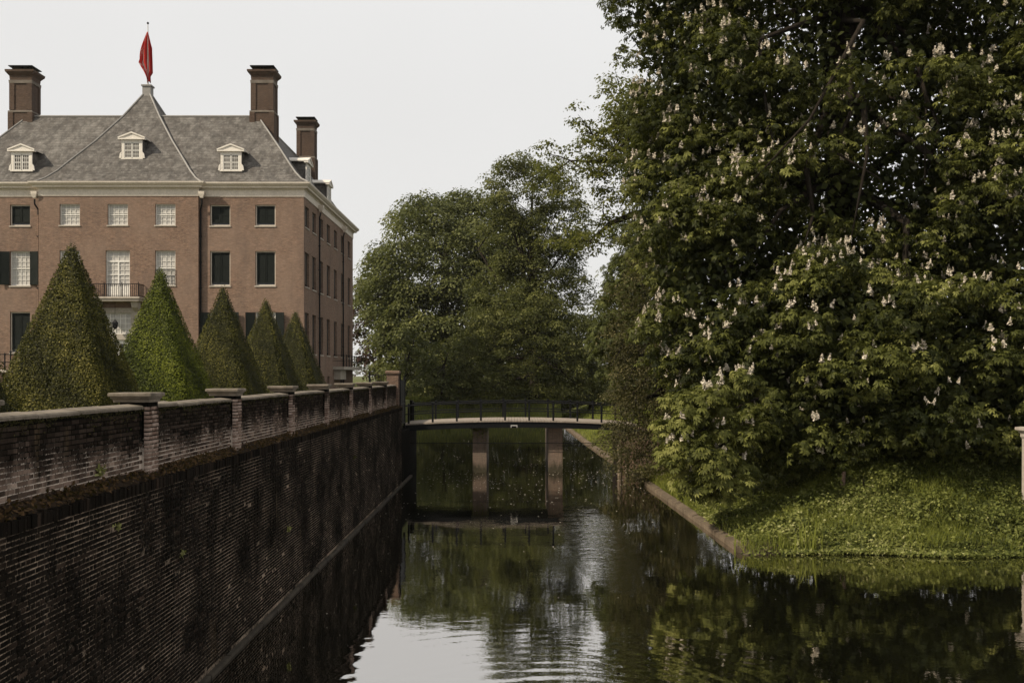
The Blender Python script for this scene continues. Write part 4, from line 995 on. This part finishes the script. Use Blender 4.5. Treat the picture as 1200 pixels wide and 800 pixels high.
# entrance surround
dx = fx(140)
en = MB().box(dx-1.75,dx-1.05,YR-.12,YR+.32,3.5,10.0).box(dx+1.05,dx+1.75,YR-.12,YR+.32,3.5,10.0).box(dx-1.05,dx+1.05,YR-.11,YR+.3,9.62,10.0).box(dx-1.05,dx+1.05,YR-.06,YR+.25,7.55,8.0)
en.build('door_surround', M['stone'], ca)
dm = MB().box(dx-1.05,dx+1.05,YR+.1,YR+.16,4.4,7.55); dob = dm.build('door', M['white'], ca)
dg = MB()
for s in (-1,1):
    for q in range(3):
        for r_ in range(2): x0,x1 = sorted((dx+s*(.14+r_*.4), dx+s*(.14+r_*.4+.33))); dg.box(x0,x1,YR+.08,YR+.098,5.5+q*.62,6.02+q*.62-(.14 if (q==2 and r_==1) else 0))
dg.build('pane', M['glass'], dob)
tr_ = MB().box(dx-1.05,dx+1.05,YR+.12,YR+.16,8.0,9.62); to = tr_.build('transom_window', M['blind'], ca)
tb = MB()
for q in range(6): x = dx-1.02+q*.40; tb.box(x-.03+.02,x+.03+.02,YR+.08,YR+.118,8.0,9.62)
for q in range(5): tb.box(dx-1.05,dx+1.05,YR+.082,YR+.116,8.0+q*.39,8.06+q*.39)
tb.build('glazing_bar', M['white'], to)
ln = thing('lantern', 'small dark lantern hanging in front of the fanlight over the entrance', 'lantern', (dx, YR-.5, 8.6))
MB().sqstack(dx,YR-.5,[(.05,.05,8.35),(.13,.13,8.45),(.17,.17,8.85),(.06,.06,9.02),(.03,.03,9.1)]).build('lantern_body', M['iron'], ln); MB().tube([(dx,YR-.5,9.1),(dx,YR-.5,10.44)],.015,6).build('chain', M['iron'], ln)
# small iron guards on the first floor windows beside the balcony
for px in (84, 195.5):
    g = MB(); x = fx(px)
    for q in range(11): g.box(x-.76+q*.152-.012, x-.76+q*.152+.012, YR-.06, YR-.036, 11.75, 12.9)
    g.box(x-.8,x+.8,YR-.065,YR-.031,12.9,12.94).box(x-.8,x+.8,YR-.064,YR-.032,11.85,11.88); g.build('window_guard', M['iron'], ca)
# terrace balcony on the right side
tb_ = MB().box(XR+.002, XR+1.0, 89.5, 100.2, 5.35, 5.62).build('terrace_slab', M['stone'], ca)
MB().box(XR+.002, XR+.6, 90.0, 93.0, 4.45, 5.34).build('terrace_base', M['stone'], tb_)
rg = MB().box(XR+.93,XR+.98,89.6,100.1,6.60,6.65).box(XR+.93,XR+.98,89.6,100.1,6.1,6.14).box(XR+.94,XR+.97,89.6,100.1,5.72,5.75)
for y_ in (89.6, 100.06): rg.box(XR,XR+.93,y_,y_+.04,6.60,6.65).box(XR,XR+.93,y_,y_+.04,6.1,6.14)
rg.build('rail', M['iron'], tb_)
for q in range(8): MB().box(XR+.92,XR+.99,89.6+q*1.49,89.67+q*1.49,5.62,6.72).build('railing_post', M['iron'], tb_)
# flag
fp = thing('flagpole', 'thin pale flagpole on the tip of the central pyramid roof', 'flagpole', (PC[0],PC[1],28.9))
MB().tube([(PC[0],PC[1],28.9),(PC[0],PC[1],31),(PC[0],PC[1],34.0)], [.07,.055,.035], 8).build('pole', M['pole'], fp)
MB().lathe(PC[0],PC[1],[(.02,34.0),(.09,34.05),(.09,34.14),(.02,34.2)],8).build('finial', M['iron'], fp)
fl = thing('flag', 'limp red flag with pale patches hanging down its pole above the roof', 'flag', (PC[0]-.05,PC[1]-.05,33.4))
def flag_panel(u0, u1):
    nu, nz = 7, 16; V = []; Fs = []
    for i in range(nz):
        t = i/(nz-1); z = 33.35 - 3.95*t
        spread = (.10+.95*math.sin(math.pi*min(1,t*1.05)**.9)*(.55+.45*t if t < .6 else 1.0))*(1 if t < .62 else max(.12, 1-(t-.62)*2.3))
        for j in range(nu):
            u = u0+(u1-u0)*j/(nu-1); x = PC[0] + .04 + (-u*spread*.78 if u >= 0 else -u*.42*min(1, t*3)*(1 if t<.85 else .5))
            V.append((x, PC[1]-.10+.16*math.sin(u*9+t*3)*min(1,t*4), z - .35*abs(u)*t))
    for i in range(nz-1):
        for j in range(nu-1): a = i*nu+j; Fs.append((a,a+1,a+nu+1,a+nu))
    return V, Fs
for nm, u0, u1, mt in (('flag_cloth',-.95,-.20,'red'),('pale_band',-.20,.12,'flagwhite'),('flag_cloth',.12,.55,'red'),('pale_band',.55,.72,'flagwhite'),('flag_cloth',.72,1.0,'flag')):
    V, Fs = flag_panel(u0,u1); o = obj(nm, V, Fs, M[mt], fl, smooth=True); md = o.modifiers.new('thickness','SOLIDIFY'); md.thickness = .012

# ------------------------------------------------------------------ clipped yew pyramids
rt = np.random.default_rng(31)
def topiary(x, y, label, mat, seed, hb=1.30, zt=7.62, n=15000):
    rnd = np.random.default_rng(seed); z0 = 3.5; H = zt-z0
    root = thing('topiary_yew', label, 'topiary', (x,y,z0), 'clipped yew pyramids in a row behind the parapet')
    def hw(t): return hb*(1-t)*(1+.06*np.sin(math.pi*t)) + .035
    MB().tube([(x,y,z0-.2),(x,y,z0+H*.8)], [.12,.04], 8).build('trunk', M['bark'], root)
    nz = 24; ring = []
    for i in range(nz+1):
        t = i/nz; w = float(hw(t))*.93; c = w*.25; z = z0+.12+(H-.18)*t
        ring.append([(x-w+c,y-w,z),(x+w-c,y-w,z),(x+w,y-w+c,z),(x+w,y+w-c,z),(x+w-c,y+w,z),(x-w+c,y+w,z),(x-w,y+w-c,z),(x-w,y-w+c,z)])
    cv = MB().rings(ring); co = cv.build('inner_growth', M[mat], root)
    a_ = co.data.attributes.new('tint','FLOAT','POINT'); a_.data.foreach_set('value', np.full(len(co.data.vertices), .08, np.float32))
    t = 1-np.sqrt(rnd.uniform(0,1,n)); t = np.clip(t*1.0, 0, 1); f = rnd.integers(0,4,n); u = rnd.uniform(-1,1,n)
    w = hw(t); ed = np.clip((np.abs(u)-.86)/.14,0,1)
    sgn = np.array([(0,-1),(1,0),(0,1),(-1,0)])[f]; tg = np.stack([-sgn[:,1], sgn[:,0]],-1)
    lump = .012*np.sin(u*w*9+t*23+f)*np.sin(t*31-u*w*5) + rnd.normal(0,.012,n)
    ww = w*(1-.045*ed*ed)+lump; zl = z0+.05+H*t + rnd.normal(0,.02,n)
    pts = np.stack([x+sgn[:,0]*ww+tg[:,0]*u*w*.985, y+sgn[:,1]*ww+tg[:,1]*u*w*.985, zl],-1)
    nn = np.stack([sgn[:,0]+tg[:,0]*ed*np.sign(u)*.7, sgn[:,1]+tg[:,1]*ed*np.sign(u)*.7, np.full(n,.35)],-1)+.45*rnd.normal(size=(n,3))
    tang = np.stack([sgn[:,0]*.8, sgn[:,1]*.8, np.full(n,.5)],-1)+.5*rnd.normal(size=(n,3))
    big = np.clip(.36+.10*np.sin(u*w*4+t*9+seed)+.09*np.sin(t*17+u*3)+rnd.normal(0,.15,n)+(lump*6), .02,.98)
    V, Fs, kk = scatter(pts, nn, rnd.uniform(.024,.056,n), rnd=rnd, tang=tang)
    obj('foliage', V, Fs, M[mat], root, tint=np.repeat(big,kk), kind='stuff')
X0 = -9.5
topiary(-9.75, 16.4, 'sliver of a clipped yew cone cut off by the left edge of the photo', 'top_olive', 1, n=20000)
topiary(-9.55, 21.6, 'largest and nearest full clipped yew pyramid, olive brown with a bright left rim', 'top_olive', 2, n=60000)
topiary(-9.45, 26.75, 'fresh bright green clipped yew pyramid, second from the left in the row', 'top_green', 3, n=44000, zt=7.64)
topiary(-9.20, 31.7, 'dark green clipped yew pyramid in front of the black downpipe, middle of the row', 'top_dark', 4, n=34000, zt=7.62)
topiary(-9.05, 36.6, 'narrow olive clipped yew pyramid in front of the last front windows, second from the right', 'top_dark', 5, n=28000, zt=7.60)
topiary(-9.05, 41.6, 'smallest brownish clipped yew pyramid at the corner of the house, right end of the row', 'top_olive', 6, n=24000, zt=7.50)
# white flowering bush in the gap at the left edge
n = 900; c = np.array([-12.3, 24.0, 4.0]); pts = c + unit(rt.normal(size=(n,3)))*np.array([.42,.42,.55])*rt.uniform(.3,1,(n,1))
rs = thing('rose_bush', 'small bush with white flowers between the cut off cone and the largest cone', 'bush', (-12.3,24.0,3.52))
V, Fs, kk = scatter(pts, unit(pts-c)+.6*rt.normal(size=(n,3)), rt.uniform(.05,.1,n), rnd=rt); obj('foliage', V, Fs, M['leaf_bush'], rs, tint=np.repeat(rt.uniform(.1,.8,n),kk), kind='stuff')
n = 160; pts = c + unit(rt.normal(size=(n,3)))*np.array([.45,.45,.6]); V, Fs, kk = scatter(pts, unit(pts-c)+.5*rt.normal(size=(n,3)), rt.uniform(.05,.1,n), rnd=rt); obj('blossom', V, Fs, M['blossom'], rs, kind='stuff')
MB().tube([(-12.3,24,3.4),(-12.3,24,3.9)],[.04,.03],6).build('stem', M['bark'], rs)
# terrace wall with iron railing at the far left
tw = thing('terrace_wall', 'low brick wall with stone coping in front of the left wing of the house', 'wall', (-34,66,3.5))
MB().box(-39.5,-31.2,65.8,66.2,3.4,5.0).build('wall', M['cbrick'], tw); MB().box(-39.6,-31.1,65.7,66.3,5.003,5.2,.03).build('coping', M['stone'], tw)
fe = thing('terrace_fence', 'black iron fence with turned posts on the terrace wall at the far left', 'fence', (-34,66,5.2))
MB().box(-39.5,-31.2,65.98,66.02,6.18,6.24).box(-39.5,-31.2,65.98,66.02,5.68,5.73).build('rail', M['iron'], fe)
for q in range(22):
    x = -39.4+q*.385; big = q%2==0
    prof = [(.05,5.2),(.09,5.23),(.05,5.3),(.045,5.66),(.07,5.7),(.045,5.76),(.045,6.14),(.07,6.2),(.04,6.28)]+([(.09,6.36),(.02,6.46)] if big else [(.02,6.3)])
    MB().lathe(x,66,prof,8).build('fence_post', M['iron'], fe)

# ------------------------------------------------------------------ bank plants
rk = np.random.default_rng(77)
def bank_pts(n, x0, x1, y0, y1, smin=.15):
    x = rk.uniform(x0,x1,n); y_ = rk.uniform(y0,y1,n); s = np.minimum(x-xe(y_), y_-(26.75+.25*np.sin(x*.9))); ok = s > smin
    x, y_, s = x[ok], y_[ok], s[ok]; return np.stack([x,y_,gh(x,y_)],-1), s
def nz2(p, f, ph=0): return np.sin(p[:,0]*f+ph+1.3*np.sin(p[:,1]*f*.7+ph))*np.sin(p[:,1]*f*1.1-p[:,0]*f*.4+ph*2)
# herbs: rosettes and leaves in mounds
p, s = bank_pts(120000, 6.2, 20, 26.1, 35.5, -.22); pe_, se_ = bank_pts(60000, 7.2, 20, 26.0, 27.6, -.25); ok = se_ < .3; p = np.concatenate([p, pe_[ok]]); s = np.concatenate([s, se_[ok]])
m = nz2(p,1.5,.5)+.6*nz2(p,4,2); keep = rk.uniform(0,1,len(p)) < np.clip(.55+.35*m,.08,1)*np.where((s<.8)&(p[:,0]<7.4)&(p[:,1]<28.2),.3,1); keep |= (s < .35) & (p[:,0] > 7.4) & (rk.uniform(0,1,len(p)) < .5); p, m, s = p[keep], m[keep], s[keep]; n = len(p)
p[:,2] = np.maximum(p[:,2],.03) + (np.abs(rk.normal(0,.11,n))+.24*np.clip(m,0,1.2))*np.clip((s+.15)/.7,.12,1)+.01
V, Fs, kk = scatter(p, np.array([-.2,-.35,1])+.6*rk.normal(size=(n,3)), rk.uniform(.05,.13,n), rnd=rk)
tag(obj('ground_cover', V, Fs, M['cover'], tint=np.repeat(np.clip(.44-.17*np.clip((p[:,0]-10.2)/2.2,0,1)+.17*nz2(p,1.6,1.1)+.13*nz2(p,6,.3)+.2*rk.normal(size=n),0,1),kk), kind='stuff'), 'leafy herbs covering the sunny bank under the chestnut', 'ground cover')  # tint drops towards the right: the shade there is painted into the leaves
# little white flower heads among them
sel = rk.choice(n, 500, replace=False); q = p[sel]+np.array([0,0,.1])
# grass
def blades(P_, L, w, lean=.35):
    n = len(P_); a = rk.uniform(0,2*math.pi,n); dx, dy = np.cos(a), np.sin(a); l = L*rk.uniform(.5,1.3,n); le = rk.normal(0,lean,(n,2))*l[:,None]
    b0 = P_ + np.stack([dx*w,dy*w,np.zeros(n)],-1); b1 = P_ - np.stack([dx*w,dy*w,np.zeros(n)],-1)
    mid = P_+np.stack([le[:,0]*.4,le[:,1]*.4,l*.6],-1); t0 = mid+np.stack([dx*w*.7,dy*w*.7,0*l],-1); t1 = mid-np.stack([dx*w*.7,dy*w*.7,0*l],-1)
    tip = P_+np.stack([le[:,0],le[:,1],l*.97],-1)
    V = np.stack([b0,b1,t1,t0,tip,tip+np.array([0,0,.002])],1); Fb = np.array([(0,1,2,3),(3,2,4,5)])
    return V.reshape(-1,3), (Fb[None]+(np.arange(n)*6)[:,None,None]).reshape(-1,4), 6
p1, s1 = bank_pts(34000, 6.2, 18, 26.7, 33, .02); m = nz2(p1,1.1,2.2); keep = rk.uniform(0,1,len(p1)) < np.clip(.3+.6*m,.05,.9); p1 = p1[keep]
p2, s2 = bank_pts(26000, 4.9, 13, 44, 95, .25); p3, s3_ = bank_pts(9000, 5.9, 7.6, 33, 46, .2)
yv = rk.uniform(95,112,14000); xv = rk.uniform(-16,16,14000); p4 = np.stack([xv,yv,gh(xv,yv)],-1)
A = [blades(p1,.34,.007), blades(p2,.24,.014), blades(p3,.24,.010), blades(p4,.35,.025)]
off = 0; VV = []; FF = []; TT = []
for (V, Fs, kk), pp in zip(A,(p1,p2,p3,p4)):
    VV.append(V); FF.append(Fs+off); off += len(V); TT.append(np.repeat(np.clip(.5+.15*nz2(pp,.8)+.16*rk.normal(size=len(pp)),0,1),6))
tag(obj('grass', np.concatenate(VV), np.concatenate(FF), M['grass'], tint=np.concatenate(TT), kind='stuff'), 'rough grass on the banks of the moat', 'grass')
# reeds at the water's edge
for i, (px, y_, nb, L, lab) in enumerate(((947,26.95,46,.95,'largest clump of upright green reed blades at the water edge of the sunny bank'),(915,26.98,22,.55,'middle clump of short reed blades at the water edge'),(876,27.1,24,.62,'leftmost clump of reed blades at the bare corner of the bank'),(1098,26.9,14,.5,'thin clump of reed blades right of the other reeds'))):
    x = P(px,0,y_)[0]; g0 = float(gh(x,y_+.05))
    pp = np.array([x,y_,.0])+rk.normal(0,1,(nb,3))*np.array([.22,.06,0]); pp[:,2] = .0
    V, Fs, kk = blades(pp, L, .016, .16)
    tag(obj('reed_clump', V, Fs, M['grass'], tint=np.repeat(np.clip(rk.normal(.5,.12,nb),0,1),kk)), lab, 'reeds', 'reed clumps along the near bank')
# shrubby bits on the dark part of the bank
for i, (px, py, d, r_, lab) in enumerate(((1090,592,29.0,44,'broad dark leafy bramble on the shaded part of the bank, right of the sunny herbs'),(905,585,30.5,26,'low leafy sprout at the left shaded edge of the sunny bank'),(1012,575,30.6,34,'rounded leafy bramble at the top of the sunny bank, below the hanging boughs'),(1165,605,28.2,38,'low leafy bramble on the bank by the right edge of the photo'))):
    x = P(px,0,d)[0]; z = float(gh(x,d)); rt_ = thing('bramble', lab, 'plant', (x,d,z))
    bl = [(np.array([x,d,z+.25]), np.array([r_*d/F,r_*d/F*.7,.4])), (np.array([x+.4,d+.2,z+.2]), np.array([.5,.4,.32]))]
    V, Fs, t, _, _ = crown(bl, 5, .28, 22, .11, flat=.5, inner=.3, rnd=rk); obj('foliage', V, Fs, M['cover'], rt_, tint=t*.75, kind='stuff')
    MB().tube([(x,d,z-.1),(x,d,z+.3)],[.03,.015],6).build('stem', M['bark'], rt_)
# short stump
x = P(988,0,31)[0]; z = float(gh(x,31)); stp = thing('marker_post', 'short reddish brown broken post on the bank under the chestnut boughs', 'post', (x,31,z))
MB().tube([(x-.02,31,z-.2),(x,31,z+.25),(x+.03,31,CAMZ-112*31/F)], [.085,.075,.06], 8).build('post', M['pbrick'], stp)
# stone pillar at the right edge of the picture
x = P(1208.5,0,30.0)[0]; pz = CAMZ-60*30.0/F; gz = float(gh(x,30.0)); pil = thing('stone_pillar', 'pale stone pillar with moulded cap at the right edge under the chestnut', 'pillar', (x,30.0,gz))
MB().sqstack(x,30.0,[(.24,.24,gz-.2),(.24,.24,gz+.2),(.19,.19,gz+.25),(.185,.185,pz-.36)]).build('shaft', M['stone'], pil)
MB().sqstack(x,30.0,[(.19,.19,pz-.36),(.22,.22,pz-.3),(.22,.22,pz-.22),(.27,.27,pz-.14),(.33,.33,pz-.1),(.33,.33,pz-.02),(.2,.2,pz)]).build('cap', M['stone'], pil)
# petals floating on the water
n = 5200; yv = rk.uniform(14,75,n); xv = rk.uniform(-4.5,5.8,n); c = np.exp(-((yv-47)/9)**2)*np.clip(.5+.5*np.sin(xv*.9+yv*.35),.1,1)*.6+.045; ok = (rk.uniform(0,1,n) < c)&(xv < xe(yv)-.3); xv, yv = xv[ok], yv[ok]; n = len(xv)
V, Fs, kk = scatter(np.stack([xv,yv,np.full(n,.008)],-1), np.array([0,0,1])+.06*rk.normal(size=(n,3)), np.clip(yv*.0017,.018,.08)*rk.uniform(.5,1.3,n), rnd=rk)
tag(obj('floating_petals', V, Fs, M['petal'], kind='stuff'), 'fallen petals floating on the moat round the bridge piers', 'petals')

# ------------------------------------------------------------------ haze: closed box of thin air
hz = N('thin_air'); pv = hz.n('ShaderNodeVolumePrincipled'); pv.inputs['Density'].default_value = .00008; pv.inputs['Color'].default_value = (.93,.93,.92,1); pv.inputs['Anisotropy'].default_value = .3
hz.l(pv.outputs[0], hz.out.inputs['Volume'])
ho = MB().box(-2500, 2500, -350, 3900, -2.2, 75).build('haze', hz.m, kind='stuff')
